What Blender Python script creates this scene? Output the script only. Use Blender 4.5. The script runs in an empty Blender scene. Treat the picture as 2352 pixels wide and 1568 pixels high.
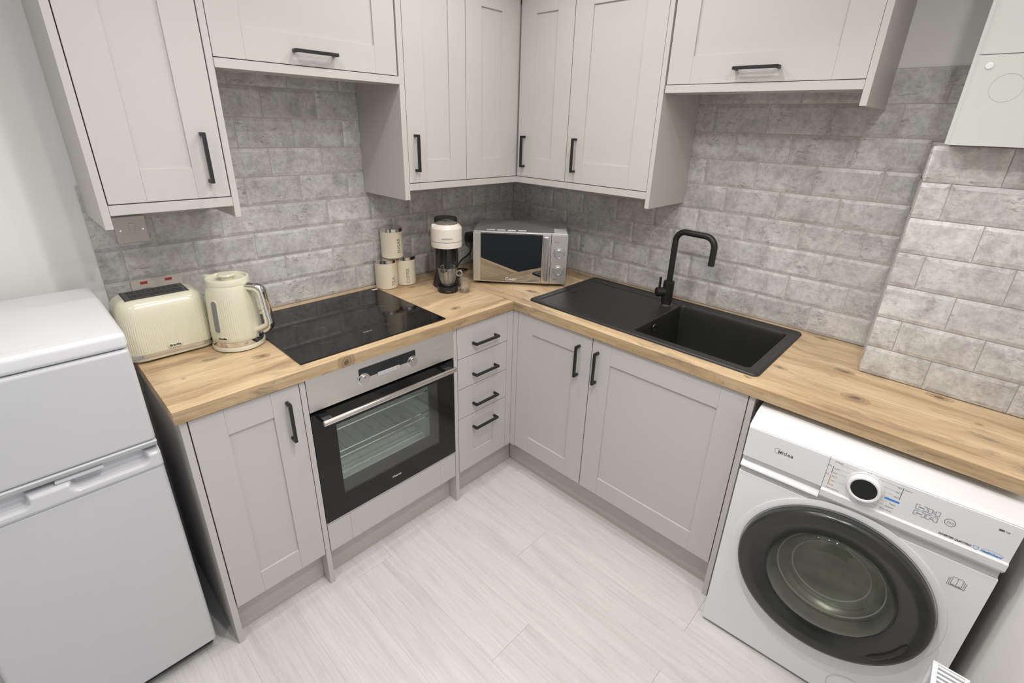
import bpy, bmesh, math, random
from mathutils import Matrix, Vector
random.seed(7)
PI = math.pi
scene = bpy.context.scene
COL = scene.collection

# ------------------------------------------------------------------ camera
def add_camera():
    f, u0, v0 = 1106.2323, 1185.1211, 740.6493
    yaw, pitch, roll = (math.radians(a) for a in (42.8469, -22.3147, 1.8313))
    fw = Vector((math.cos(pitch)*math.cos(yaw), math.cos(pitch)*math.sin(yaw), math.sin(pitch)))
    rt = fw.cross(Vector((0, 0, 1))).normalized()
    up = rt.cross(fw)
    r2 = rt*math.cos(roll) + up*math.sin(roll)
    u2 = -rt*math.sin(roll) + up*math.cos(roll)
    cam = bpy.data.cameras.new('camera')
    cam.sensor_fit = 'HORIZONTAL'
    cam.sensor_width = 36.0
    cam.lens = f/2352*36
    cam.shift_x = (1176-u0)/2352
    cam.shift_y = (v0-784)/2352
    cam.clip_start = .02
    o = bpy.data.objects.new('camera', cam)
    COL.objects.link(o)
    m = Matrix((r2, u2, -fw)).transposed().to_4x4()
    m.translation = Vector((-2.0655, -1.9686, 1.6296))
    o.matrix_world = m
    scene.camera = o
add_camera()

# ------------------------------------------------------------------ world, light, exposure
w = bpy.data.worlds.new('world')
scene.world = w
w.use_nodes = True
w.node_tree.nodes['Background'].inputs[0].default_value = (.80, .90, 1.0, 1)
w.node_tree.nodes['Background'].inputs[1].default_value = .80  # added cool ambient fill; the room is left open behind the camera
scene.view_settings.view_transform = 'Standard'
scene.view_settings.look = 'None'
scene.view_settings.exposure = 0.05
scene.view_settings.gamma = 1.0
scene.view_settings.use_curve_mapping = False

def downlight(x, y, e, sp, size=.055, col=(1.0, .965, .935)):
    l = bpy.data.lights.new('ceiling_downlight', 'AREA')
    l.shape = 'DISK'; l.size = size; l.energy = e; l.color = col; l.spread = math.radians(sp)
    o = bpy.data.objects.new('ceiling_downlight', l)
    COL.objects.link(o); o.location = (x, y, 2.385)
LIGHTS = [(-1.70, -.82, 2.9, 158), (-1.08, -.74, 2.5, 158), (-.72, -.70, 2.5, 158), (-.74, -1.16, 2.7, 158), (-1.02, -1.99, 4.3, 172),
          (-1.45, -1.45, 8.2, 135), (-2.40, -1.10, 3.6, 160), (-1.65, -1.90, 7.8, 158)]
for x, y, e, sp in LIGHTS:
    downlight(x, y, e, sp)

# ------------------------------------------------------------------ mesh helpers
def bm_box(bm, x0, x1, y0, y1, z0, z1, bev=0.0, seg=2, mtx=None):
    r = bmesh.ops.create_cube(bm, size=1.0)
    vs = r['verts']
    for v in vs:
        v.co = Vector(((x0+x1)/2 + v.co.x*abs(x1-x0), (y0+y1)/2 + v.co.y*abs(y1-y0), (z0+z1)/2 + v.co.z*abs(z1-z0)))
        if mtx: v.co = mtx @ v.co
    if bev > 0:
        es = list({e for v in vs for e in v.link_edges})
        bmesh.ops.bevel(bm, geom=es, offset=bev, segments=seg, affect='EDGES', profile=.5, clamp_overlap=True)

def bm_loop(bm, pts):
    return [bm.verts.new(p) for p in pts]

def bm_bridge(bm, a, b, closed=True):
    n = len(a)
    for i in range(n if closed else n-1):
        j = (i+1) % n
        try: bm.faces.new((a[i], a[j], b[j], b[i]))
        except ValueError: pass

def bm_lathe(bm, prof, n=48, cx=0, cy=0, rfun=None, cap0=True, cap1=True, mtx=None):
    loops = []
    for r, z in prof:
        L = []
        for i in range(n):
            a = 2*PI*i/n
            rr = rfun(r, z, a) if rfun else r
            p = Vector((cx + rr*math.cos(a), cy + rr*math.sin(a), z))
            L.append(bm.verts.new(mtx @ p if mtx else p))
        loops.append(L)
    for a, b in zip(loops, loops[1:]): bm_bridge(bm, a, b)
    if cap0: bm.faces.new(list(reversed(loops[0])))
    if cap1: bm.faces.new(loops[-1])

def bm_tube(bm, pts, r, n=12, caps=True, closed=False, flat=None):
    pts = [Vector(p) for p in pts]
    m = len(pts); loops = []; prev = None
    for i, p in enumerate(pts):
        if closed: t = (pts[(i+1) % m] - pts[i-1]).normalized()
        else: t = (pts[min(i+1, m-1)] - pts[max(i-1, 0)]).normalized()
        if prev is None:
            ref = Vector((0, 0, 1)) if abs(t.z) < .9 else Vector((1, 0, 0))
            a = t.cross(ref).normalized()
        else:
            a = (prev - t*prev.dot(t)).normalized()
        b = t.cross(a); prev = a
        rr = r[i] if isinstance(r, (list, tuple)) else r
        loops.append(bm_loop(bm, [p + (a*math.cos(2*PI*k/n) + b*math.sin(2*PI*k/n)*(flat or 1))*rr for k in range(n)]))
    for x, y in zip(loops, loops[1:]): bm_bridge(bm, x, y)
    if closed: bm_bridge(bm, loops[-1], loops[0])
    elif caps:
        bm.faces.new(list(reversed(loops[0]))); bm.faces.new(loops[-1])

def bm_cyl(bm, p0, p1, r0, r1=None, n=32):
    bm_tube(bm, [p0, p1], [r0, r0 if r1 is None else r1], n)

def bend_path(corners, rad, k=7):
    P = [Vector(c) for c in corners]; out = [P[0]]
    for i in range(1, len(P)-1):
        d0 = (P[i-1]-P[i]).normalized(); d1 = (P[i+1]-P[i]).normalized()
        ang = d0.angle(d1); t = rad/math.tan(ang/2)
        a = P[i]+d0*t; b = P[i]+d1*t
        c = P[i] + (d0+d1).normalized()*(rad/math.sin(ang/2))
        va, vb = a-c, b-c
        full = va.angle(vb); ax = va.cross(vb).normalized()
        for j in range(k+1):
            out.append(c + Matrix.Rotation(full*j/k, 3, ax) @ va)
    out.append(P[-1]); return out

def rr_pts(hx, hy, r, seg=8, n_each=None):
    pts = []
    for sx, sy, a0 in ((1, 1, 0), (-1, 1, 90), (-1, -1, 180), (1, -1, 270)):
        for k in range(seg+1):
            a = math.radians(a0 + 90*k/seg)
            pts.append((sx*(hx-r) + r*math.cos(a), sy*(hy-r) + r*math.sin(a)))
    return pts

def resample(pts, n):
    P = [Vector((x, y, 0)) for x, y in pts]
    seg = [(P[(i+1) % len(P)]-P[i]).length for i in range(len(P))]
    tot = sum(seg); out = []; i = 0; acc = 0
    for k in range(n):
        s = tot*k/n
        while acc + seg[i] < s: acc += seg[i]; i += 1
        t = (s-acc)/seg[i] if seg[i] > 0 else 0
        p = P[i].lerp(P[(i+1) % len(P)], t)
        out.append((p.x, p.y, s))
    return out, tot

ROOTM = {}
def finish(bm, name, mat, parent=None, local=False, smooth=True, ang=40):
    if parent is not None and not local:
        bm.transform(ROOTM[parent.name].inverted())
    bmesh.ops.recalc_face_normals(bm, faces=bm.faces)
    me = bpy.data.meshes.new(name)
    bm.to_mesh(me); bm.free()
    if smooth:
        me.polygons.foreach_set('use_smooth', [True]*len(me.polygons))
        me.set_sharp_from_angle(angle=math.radians(ang))
    me.materials.append(mat)
    o = bpy.data.objects.new(name, me)
    COL.objects.link(o)
    if smooth and 6 < len(me.polygons) < 2500:
        wn = o.modifiers.new('weighted_normal', 'WEIGHTED_NORMAL'); wn.keep_sharp = True; wn.weight = 80
    if parent is not None:
        o.parent = parent
        ROOTM[o.name] = ROOTM[parent.name]
    else:
        ROOTM[o.name] = Matrix.Identity(4)
    return o

def thing(name, label, cat, loc=(0, 0, 0), rotz=0.0, group=None):
    o = bpy.data.objects.new(name, None)
    COL.objects.link(o)
    o.empty_display_size = .05
    o.location = loc; o.rotation_euler = (0, 0, rotz)
    o['label'] = label; o['category'] = cat
    if group: o['group'] = group
    ROOTM[o.name] = Matrix.Translation(Vector(loc)) @ Matrix.Rotation(rotz, 4, 'Z')
    return o

def boxpart(name, mat, parent, x0, x1, y0, y1, z0, z1, bev=.001, local=False, seg=2):
    bm = bmesh.new(); bm_box(bm, x0, x1, y0, y1, z0, z1, bev, seg)
    return finish(bm, name, mat, parent, local)

def text_bm(s, size, extrude=.0003, shear=0.0, spacing=1.0, bold=0.0):
    cu = bpy.data.curves.new('lettering', 'FONT')
    cu.body = s; cu.size = size; cu.extrude = extrude; cu.shear = shear; cu.space_character = spacing
    cu.align_x = 'CENTER'; cu.align_y = 'CENTER'; cu.offset = bold; cu.resolution_u = 4
    o = bpy.data.objects.new('lettering', cu)
    COL.objects.link(o)
    bpy.context.view_layer.update()
    dg = bpy.context.evaluated_depsgraph_get()
    me = bpy.data.meshes.new_from_object(o.evaluated_get(dg))
    bm = bmesh.new(); bm.from_mesh(me)
    bpy.data.objects.remove(o); bpy.data.curves.remove(cu); bpy.data.meshes.remove(me)
    return bm

def lettering(s, size, mat, parent, pos, right, up, local=False, name='lettering', **kw):
    bm = text_bm(s, size, **kw)
    r = Vector(right).normalized(); u = Vector(up).normalized(); n = r.cross(u)
    m = Matrix((r, u, n)).transposed().to_4x4(); m.translation = Vector(pos)
    bm.transform(m)
    return finish(bm, name, mat, parent, local, smooth=False)

# ------------------------------------------------------------------ materials
def principled(name, col, rough=.5, metal=0.0, var=.04, vscale=30.0, bump=0.0, bscale=200.0, **kw):
    m = bpy.data.materials.new(name); m.use_nodes = True
    nt = m.node_tree; b = nt.nodes['Principled BSDF']
    b.inputs['Roughness'].default_value = rough
    b.inputs['Metallic'].default_value = metal
    for k, v in kw.items(): b.inputs[k.replace('_', ' ')].default_value = v
    tc = nt.nodes.new('ShaderNodeTexCoord')
    n = nt.nodes.new('ShaderNodeTexNoise'); n.inputs['Scale'].default_value = vscale; n.inputs['Detail'].default_value = 3
    nt.links.new(tc.outputs['Object'], n.inputs['Vector'])
    mx = nt.nodes.new('ShaderNodeMix'); mx.data_type = 'RGBA'
    mx.inputs['A'].default_value = (*[c*(1-var) for c in col], 1)
    mx.inputs['B'].default_value = (*[min(1, c*(1+var)) for c in col], 1)
    nt.links.new(n.outputs['Fac'], mx.inputs['Factor'])
    nt.links.new(mx.outputs['Result'], b.inputs['Base Color'])
    if bump:
        n2 = nt.nodes.new('ShaderNodeTexNoise'); n2.inputs['Scale'].default_value = bscale; n2.inputs['Detail'].default_value = 2
        nt.links.new(tc.outputs['Object'], n2.inputs['Vector'])
        bp = nt.nodes.new('ShaderNodeBump'); bp.inputs['Strength'].default_value = bump; bp.inputs['Distance'].default_value = .001
        nt.links.new(n2.outputs['Fac'], bp.inputs['Height'])
        nt.links.new(bp.outputs['Normal'], b.inputs['Normal'])
    return m

class NB:
    """short node-building helper"""
    def __init__(s, name):
        s.m = bpy.data.materials.new(name); s.m.use_nodes = True
        s.nt = s.m.node_tree; s.b = s.nt.nodes['Principled BSDF']
    def n(s, t, **kw):
        x = s.nt.nodes.new(t)
        for k, v in kw.items(): setattr(x, k, v)
        return x
    def l(s, a, b): s.nt.links.new(a, b)
    def math(s, op, a, b=None, c=None, clamp=False):
        x = s.n('ShaderNodeMath', operation=op, use_clamp=clamp)
        for i, v in enumerate((a, b, c)):
            if v is None: continue
            if isinstance(v, (int, float)): x.inputs[i].default_value = v
            else: s.l(v, x.inputs[i])
        return x.outputs[0]
    def vec(s, op, a, b=None):
        x = s.n('ShaderNodeVectorMath', operation=op)
        for i, v in enumerate((a, b)):
            if v is None: continue
            if isinstance(v, (tuple, list)): x.inputs[i].default_value = v
            else: s.l(v, x.inputs[i])
        return x.outputs['Value'] if op == 'LENGTH' else x.outputs[0]
    def noise(s, v, scale, detail=4, rough=.55, dist=0):
        x = s.n('ShaderNodeTexNoise'); s.l(v, x.inputs['Vector'])
        x.inputs['Scale'].default_value = scale; x.inputs['Detail'].default_value = detail
        x.inputs['Roughness'].default_value = rough; x.inputs['Distortion'].default_value = dist
        return x.outputs['Fac']
    def ramp(s, f, stops, interp='LINEAR'):
        x = s.n('ShaderNodeValToRGB'); x.color_ramp.interpolation = interp
        el = x.color_ramp.elements
        while len(el) < len(stops): el.new(.5)
        for e, (p, c) in zip(el, stops):
            e.position = p; e.color = (*c, 1) if isinstance(c, (tuple, list)) else (c, c, c, 1)
        s.l(f, x.inputs[0]); return x.outputs[0]
    def mix(s, f, a, b, blend='MIX'):
        x = s.n('ShaderNodeMix', data_type='RGBA', blend_type=blend)
        for k, v in (('Factor', f), ('A', a), ('B', b)):
            if isinstance(v, (int, float)): x.inputs[k].default_value = v
            elif isinstance(v, (tuple, list)): x.inputs[k].default_value = (*v, 1)
            else: s.l(v, x.inputs[k])
        return x.outputs['Result']
    def bump(s, h, strength, dist=.001):
        x = s.n('ShaderNodeBump'); x.inputs['Strength'].default_value = strength; x.inputs['Distance'].default_value = dist
        s.l(h, x.inputs['Height']); s.l(x.outputs[0], s.b.inputs['Normal'])

def wood_material(name, along, knots, tone_mul=1.0):
    k = NB(name)
    pos = k.n('ShaderNodeNewGeometry').outputs['Position']
    sc = (1.0, 9.0, 9.0) if along == 'x' else (9.0, 1.0, 9.0)
    warp = k.noise(pos, 5.0, 2)
    wv = k.n('ShaderNodeCombineXYZ')
    wx = k.math('MULTIPLY', k.math('SUBTRACT', warp, .5), .05)
    for i in range(3): k.l(wx, wv.inputs[i])
    wv2 = k.n('ShaderNodeCombineXYZ'); w2 = k.math('MULTIPLY', k.math('SUBTRACT', k.noise(pos, 30.0, 2), .5), .016)
    k.l(w2, wv2.inputs[0]); k.l(k.math('MULTIPLY', w2, -1.0), wv2.inputs[1])
    p2 = k.vec('ADD', k.vec('ADD', pos, wv.outputs[0]), wv2.outputs[0])
    g = k.vec('MULTIPLY', p2, sc)
    big = k.noise(g, 1.5, 5, .6, .4)
    base = k.ramp(big, [(.30, (.36, .240, .135)), (.42, (.52, .365, .210)), (.54, (.635, .465, .280)), (.70, (.73, .56, .355))])
    fv = k.vec('MULTIPLY', pos, (6.0, 170.0, 170.0) if along == 'x' else (170.0, 6.0, 170.0))
    fib = k.noise(fv, 1.0, 3, .6)
    base = k.mix(.5, base, k.ramp(fib, [(.28, .50), (.6, 1.05)]), 'MULTIPLY')
    sv = k.vec('MULTIPLY', p2, (3.0, 13.0, 13.0) if along == 'x' else (13.0, 3.0, 13.0))
    sm = k.ramp(k.noise(sv, 1.3, 6, .7, .8), [(.55, 0.0), (.68, .75)])
    base = k.mix(sm, base, (.24, .19, .13))
    dmin = None
    ks = (1.0, 1.7, 1.0) if along == 'x' else (1.7, 1.0, 1.0)
    for x, y, z, r in knots:
        r *= 1.45
        d = k.vec('SUBTRACT', p2, (x, y, z))
        d = k.math('DIVIDE', k.vec('LENGTH', k.vec('MULTIPLY', d, ks)), r)
        dmin = d if dmin is None else k.math('MINIMUM', dmin, d)
    kf = k.ramp(k.math('DIVIDE', dmin, 2.0), [(0, .95), (.13, .85), (.2, .35), (.27, .6), (.33, .2), (.4, .45), (.5, 0.0)])
    base = k.mix(kf, base, (.12, .07, .035))
    if tone_mul != 1.0: base = k.mix(1.0, base, (tone_mul, tone_mul*.97, tone_mul*.93), 'MULTIPLY')
    k.l(base, k.b.inputs['Base Color'])
    k.b.inputs['Roughness'].default_value = .42
    k.bump(fib, .25, .0006)
    return k.m

def tile_material():
    k = NB('grey stone tile')
    tc = k.n('ShaderNodeTexCoord').outputs['Object']
    rnd = k.n('ShaderNodeObjectInfo').outputs['Random']
    off = k.n('ShaderNodeCombineXYZ')
    k.l(k.math('MULTIPLY', rnd, 37.0), off.inputs[0]); k.l(k.math('MULTIPLY', rnd, 91.0), off.inputs[2])
    p = k.vec('ADD', tc, off.outputs[0])
    a = k.noise(p, 10.0, 7, .62, .9)
    c = k.ramp(a, [(.30, (.305, .292, .284)), (.43, (.378, .362, .352)), (.52, (.425, .411, .400)), (.60, (.450, .438, .428)), (.72, (.530, .520, .508))])
    hue = k.noise(p, 16.0, 3)
    c = k.mix(.5, c, k.ramp(hue, [(.35, (1.0, .93, .95)), (.62, (.93, .98, .93))]), 'MULTIPLY')
    fine = k.noise(p, 70.0, 4, .65)
    c = k.mix(.5, c, k.ramp(fine, [(.3, .60), (.6, 1.12)]), 'MULTIPLY')
    vein = k.ramp(k.math('ABSOLUTE', k.math('SUBTRACT', k.noise(p, 14.0, 4, .6, 1.2), .5)), [(0, .35), (.025, 0)])
    c = k.mix(vein, c, (.56, .54, .515))
    st = k.vec('MULTIPLY', p, (22.0, 22.0, 60.0))
    reg = k.ramp(k.noise(p, 11.0, 2), [(.50, 0.0), (.62, 1.0)])
    pit = k.math('MULTIPLY', k.ramp(k.noise(st, 1.6, 3, .6, .8), [(.55, 0.0), (.65, .65)]), reg)
    c = k.mix(pit, c, (.175, .155, .145))
    tone = k.math('MULTIPLY_ADD', rnd, .18, 1.30)
    c = k.mix(1.0, c, tone, 'MULTIPLY')
    c = k.mix(1.0, c, (.985, 1.0, 1.02), 'MULTIPLY')
    k.l(c, k.b.inputs['Base Color'])
    k.b.inputs['Roughness'].default_value = .30
    k.bump(fine, .08, .0006)
    return k.m

def plank_material():
    k = NB('whitewashed oak plank')
    tc = k.n('ShaderNodeNewGeometry').outputs['Position']
    rnd = k.n('ShaderNodeObjectInfo').outputs['Random']
    off = k.n('ShaderNodeCombineXYZ'); k.l(k.math('MULTIPLY', rnd, 57.0), off.inputs[1]); k.l(k.math('MULTIPLY', rnd, 3.0), off.inputs[0])
    p = k.vec('ADD', tc, off.outputs[0])
    g = k.vec('MULTIPLY', p, (11.0, .9, 1.0))
    a = k.noise(g, 1.6, 5, .62, .7)
    c = k.ramp(a, [(.25, (.545, .527, .513)), (.45, (.615, .598, .584)), (.62, (.645, .630, .615)), (.8, (.68, .665, .65))])
    f = k.noise(k.vec('MULTIPLY', p, (140.0, 5.0, 1.0)), 1.0, 4, .65, .3)
    c = k.mix(.55, c, k.ramp(f, [(.30, .80), (.55, 1.02)]), 'MULTIPLY')
    band = k.ramp(k.noise(k.vec('MULTIPLY', p, (34.0, 1.6, 1.0)), 1.0, 3, .6, 1.0), [(.58, 0.0), (.70, .22)])
    c = k.mix(band, c, (.38, .36, .345))
    c = k.mix(1.0, c, k.math('MULTIPLY_ADD', rnd, .07, .97), 'MULTIPLY')
    k.l(c, k.b.inputs['Base Color'])
    k.b.inputs['Roughness'].default_value = .40
    k.bump(f, .10, .0005)
    return k.m

def brushed_material(name, col, along='x', rough=.30):
    k = NB(name)
    tc = k.n('ShaderNodeTexCoord').outputs['Object']
    f = k.noise(k.vec('MULTIPLY', tc, (3.0, 3.0, 420.0) if along == 'x' else (420.0, 420.0, 3.0)), 1.0, 3, .6)
    k.l(k.mix(f, tuple(c*.9 for c in col), tuple(min(1, c*1.08) for c in col)), k.b.inputs['Base Color'])
    k.b.inputs['Metallic'].default_value = 1.0
    k.l(k.math('MULTIPLY_ADD', f, .18, rough-.09), k.b.inputs['Roughness'])
    k.b.inputs['Anisotropic'].default_value = .4
    return k.m

def clear_pane(name, tint, rough=.02, ior=1.5, add=0.0):
    """thin glass: tinted see-through plus fresnel gloss"""
    m = bpy.data.materials.new(name); m.use_nodes = True
    nt = m.node_tree; nt.nodes.clear()
    out = nt.nodes.new('ShaderNodeOutputMaterial'); mx = nt.nodes.new('ShaderNodeMixShader')
    tr = nt.nodes.new('ShaderNodeBsdfTransparent'); gl = nt.nodes.new('ShaderNodeBsdfGlossy'); fr = nt.nodes.new('ShaderNodeLayerWeight')
    n = nt.nodes.new('ShaderNodeTexNoise'); n.inputs['Scale'].default_value = 8
    r = nt.nodes.new('ShaderNodeValToRGB'); r.color_ramp.elements[0].color = (*[c*.96 for c in tint], 1); r.color_ramp.elements[1].color = (*tint, 1)
    nt.links.new(n.outputs['Fac'], r.inputs[0]); nt.links.new(r.outputs[0], tr.inputs['Color'])
    gl.inputs['Roughness'].default_value = rough; fr.inputs['Blend'].default_value = .5
    pw = nt.nodes.new('ShaderNodeMath'); pw.operation = 'POWER'; pw.inputs[1].default_value = 4.0
    nt.links.new(fr.outputs['Facing'], pw.inputs[0])
    r0 = ((ior-1)/(ior+1))**2
    sc_ = nt.nodes.new('ShaderNodeMath'); sc_.operation = 'MULTIPLY_ADD'; sc_.inputs[1].default_value = 1-r0; sc_.inputs[2].default_value = r0
    nt.links.new(pw.outputs[0], sc_.inputs[0])
    ad = nt.nodes.new('ShaderNodeMath'); ad.operation = 'ADD'; ad.use_clamp = True; ad.inputs[1].default_value = add
    nt.links.new(sc_.outputs[0], ad.inputs[0]); nt.links.new(ad.outputs[0], mx.inputs[0]); nt.links.new(tr.outputs[0], mx.inputs[1]); nt.links.new(gl.outputs[0], mx.inputs[2])
    nt.links.new(mx.outputs[0], out.inputs['Surface'])
    return m

CAB = principled('taupe cabinet paint', (.538, .513, .497), .42, var=.012, bump=.03, bscale=900)
CABIN = principled('cabinet carcass white', (.60, .57, .54), .5, var=.02)
PLINTH = principled('taupe plinth', (.525, .495, .475), .38, var=.015)
SEAL = principled('clear plinth seal', (.47, .44, .41), .3, var=.03)
WALLW = principled('white wall paint', (.84, .83, .81), .65, var=.015, vscale=6, bump=.05, bscale=120)
CEIL = principled('ceiling white', (.85, .85, .84), .7, var=.01)
GROUT = principled('grey grout', (.46, .435, .41), .8, var=.08, vscale=80)
TILE = tile_material()
PLANK = plank_material()
SUB = principled('dark floor seam', (.48, .46, .44), .8, var=.1)
KN_A = [(-.855, -.497, .91, .022), (-.600, -.469, .91, .014), (-.824, -.142, .91, .016), (-.666, -.379, .91, .007), (-.708, -.419, .91, .006),
        (-1.738, -.344, .91, .020), (-1.826, -.42, .91, .008), (-1.601, -.416, .91, .022), (-1.402, -.60, .893, .024), (-1.751, -.395, .91, .005)]
KN_B = [(-.451, -.558, .91, .020), (-.412, -1.638, .91, .018), (-.566, -1.589, .91, .012), (-.463, -1.863, .91, .030), (-.268, -2.045, .91, .026),
        (-.374, -2.141, .91, .009), (-.432, -2.146, .91, .007), (-.289, -1.805, .91, .022), (-.031, -1.673, .91, .02), (-.50, -.72, .91, .008)]
WOOD_A = wood_material('knotty oak worktop along hob wall', 'x', KN_A)
WOOD_B = wood_material('knotty oak worktop along sink wall', 'y', KN_B)
EDGE_A = wood_material('darker oak front edge along hob wall', 'x', KN_A, .74)  # worktop oak again, multiplied darker, for the front edges
EDGE_B = wood_material('darker oak front edge along sink wall', 'y', KN_B, .74)
BLACKM = principled('matt black metal', (.012, .012, .012), .42, var=.1)
BGLASS = principled('black ceramic glass', (.008, .008, .008), .06, var=.1, Specular_IOR_Level=.38)
BPANEL = principled('black gloss panel', (.015, .016, .018), .12, var=.1)
SINKM = principled('black granite composite', (.020, .020, .019), .40, var=.35, vscale=700, bump=.15, bscale=1500)
FOIL = principled('foil label', (.66, .66, .66), .45, metal=.3, var=.02)
STEEL = brushed_material('brushed stainless steel', (.78, .76, .735), 'x', .40)
STEELV = brushed_material('brushed steel vertical', (.66, .63, .60), 'z', .28)
SILVER = principled('silver paint', (.52, .52, .52), .32, metal=.75, var=.03)
CHROME = principled('chrome', (.78, .78, .79), .06, metal=1.0, var=.02)
STEELP = principled('polished steel', (.66, .63, .60), .16, metal=1.0, var=.03)
FRTRIM = principled('fridge trim plastic', (.62, .62, .645), .2, var=.01)
FRIDGE = principled('fridge enamel', (.575, .575, .59), .22, var=.01)
WHITEA = principled('white appliance enamel', (.79, .80, .82), .22, var=.01)
WHITEP = principled('white plastic', (.735, .74, .755), .32, var=.012)
WHITEB = principled('boiler white', (.57, .58, .56), .28, var=.01)
GREYP = principled('pale grey plastic', (.52, .52, .52), .35, var=.02)
SOCK = principled('switch plate white', (.62, .57, .53), .3, var=.01)
RED = principled('red rocker', (.42, .055, .03), .3, var=.08)
CREAM = principled('cream gloss plastic', (.70, .675, .53), .18, var=.01, Coat_Weight=.3)
CREAMP = principled('cream paint', (.74, .67, .53), .38, var=.01)
IVORY = principled('ivory gloss plastic', (.76, .71, .63), .22, var=.01)
GREYWIN = principled('grey water window', (.20, .21, .23), .25, var=.05)
BLACKP = principled('black plastic', (.014, .014, .014), .35, var=.1)
DARKRING = principled('dark grey door ring', (.030, .031, .030), .22, var=.1)
INKGREY = principled('grey ink', (.10, .10, .10), .5)
INKLIGHT = principled('light grey ink', (.30, .30, .30), .5)
INKW = principled('white ink', (.62, .62, .62), .5)
INKO = principled('orange ink', (.62, .27, .12), .5)
INKB = principled('blue ink', (.05, .23, .62), .5)
DIM = principled('faint grey ink', (.030, .030, .030), .25)
STICK = principled('white sticker', (.75, .75, .75), .5)
ENAMEL = principled('grey oven enamel', (.80, .82, .80), .30, var=.05, vscale=50)
MIRROR = principled('mirror black microwave glass', (.42, .42, .42), .02, metal=1.0, var=.02)
TAUPEGLOSS = principled('bronze lid plastic', (.17, .155, .13), .25, var=.05)
DRUM = principled('steel drum', (.30, .31, .28), .30, metal=.4, var=.35, vscale=16)
TANK = principled('smoky water tank', (.022, .024, .022), .12, var=.2)
OVENPANE = clear_pane('oven door pane', (.96, 1.0, .98), ior=1.6, add=.02)
WMPANE = clear_pane('washer door glass', (.66, .67, .62), ior=1.55)
GLASS = clear_pane('clear drinking glass', (.99, .99, .99), ior=1.6, add=.09)
GLASSB = clear_pane('thick clear glass', (.98, .98, .98), ior=2.0, add=.28)

# ------------------------------------------------------------------ setting: floor, walls, ceiling
XL, XR, YB, YF = -3.0, .008, .008, -3.3          # left wall, sink wall, hob wall, back of the room
WALLD = -2.290                                   # wall with the radiator
def struct(name, bm, mat, smooth=False):
    o = finish(bm, name, mat, None, smooth=smooth); o['kind'] = 'structure'; return o

bm = bmesh.new(); bm_box(bm, XL, .05, YF, .05, -.06, -.0032)
floor = struct('floor', bm, SUB)
PWID = .182
col_edges = [-.787 + PWID*i for i in range(-13, 6)]
ends = {4: -1.003, 5: -1.637, 3: -1.640}
for ci, x0 in enumerate(col_edges):
    x1 = min(x0+PWID, .008)
    if x0 >= .008 or x1 <= XL: continue
    x0c = max(x0, XL)
    k = round((x0+.969)/PWID)
    first = {0: -1.003, 1: -1.637, -1: -1.640}.get(k, -1.0-((k*7) % 5)*.23)
    ys = [first]
    while ys[-1] > YF: ys.append(ys[-1]-1.28)
    while ys[0] < .008: ys.insert(0, ys[0]+1.28)
    for a, b in zip(ys, ys[1:]):
        y1, y0 = min(a, .008), max(b, YF)
        if y1-y0 < .02: continue
        bm = bmesh.new(); bm_box(bm, x0c+.00012, x1-.00012, y0+.0003, y1-.0003, -.0032, 0, .00015, 1)
        finish(bm, 'plank', PLANK, floor, smooth=False)

def wall_box(name, x0, x1, y0, y1, z0, z1, mat=WALLW):
    bm = bmesh.new(); bm_box(bm, x0, x1, y0, y1, z0, z1); return struct(name, bm, mat)
wall_hob = wall_box('wall_left', XL, .06, YB, YB+.06, -.003, 2.4)
wall_sink = wall_box('wall_right', XR, XR+.06, -2.40, YB, -.003, 2.4)
wall_box('wall_far_left', XL-.06, XL, YF, YB+.06, -.003, 2.4)
wall_box('wall_radiator', -1.7, XR+.06, WALLD-.06, WALLD, -.003, 2.4)
wall_box('dark_reflection_panel', XL, XL+.04, -3.29, -1.75, .005, 2.0, principled('charcoal reflection panel', (.03, .032, .034), .5))  # unseen dark panel, added for the microwave door to reflect
wall_box('ceiling', XL-.06, .07, YF, YB+.06, 2.4, 2.46, CEIL)
wall_box('baseboard_left', XL, -1.905, YB-.016, YB, 0, .10, WHITEP)
# boxed-in pipe chase above the worktop (skewed return)
BX = -.2405
bm = bmesh.new()
pts = [(XR, -1.8135), (BX, -1.8375), (BX, WALLD), (XR, WALLD)]
lo = bm_loop(bm, [(x, y, .9115) for x, y in pts]); hi = bm_loop(bm, [(x, y, 1.612) for x, y in pts])
bm_bridge(bm, lo, hi); bm.faces.new(lo); bm.faces.new(hi)
boxing = struct('wall_boxing', bm, WALLW)
# grout beds
def bed(parent, x0, x1, y0, y1, z0, z1):
    bm = bmesh.new(); bm_box(bm, x0, x1, y0, y1, z0, z1); finish(bm, 'grout_bed', GROUT, parent, smooth=False)
bed(wall_hob, -1.894, -.001, .0032, .0078, .911, 1.42)
bed(wall_hob, -1.58, -.90, .0032, .0078, 1.4202, 1.83)
bed(wall_sink, .0032, .0078, -1.806, 0, .911, 1.83)
bed(boxing, BX-.0030, BX-.0002, WALLD+.001, -1.8375, .912, 1.612)

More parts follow.
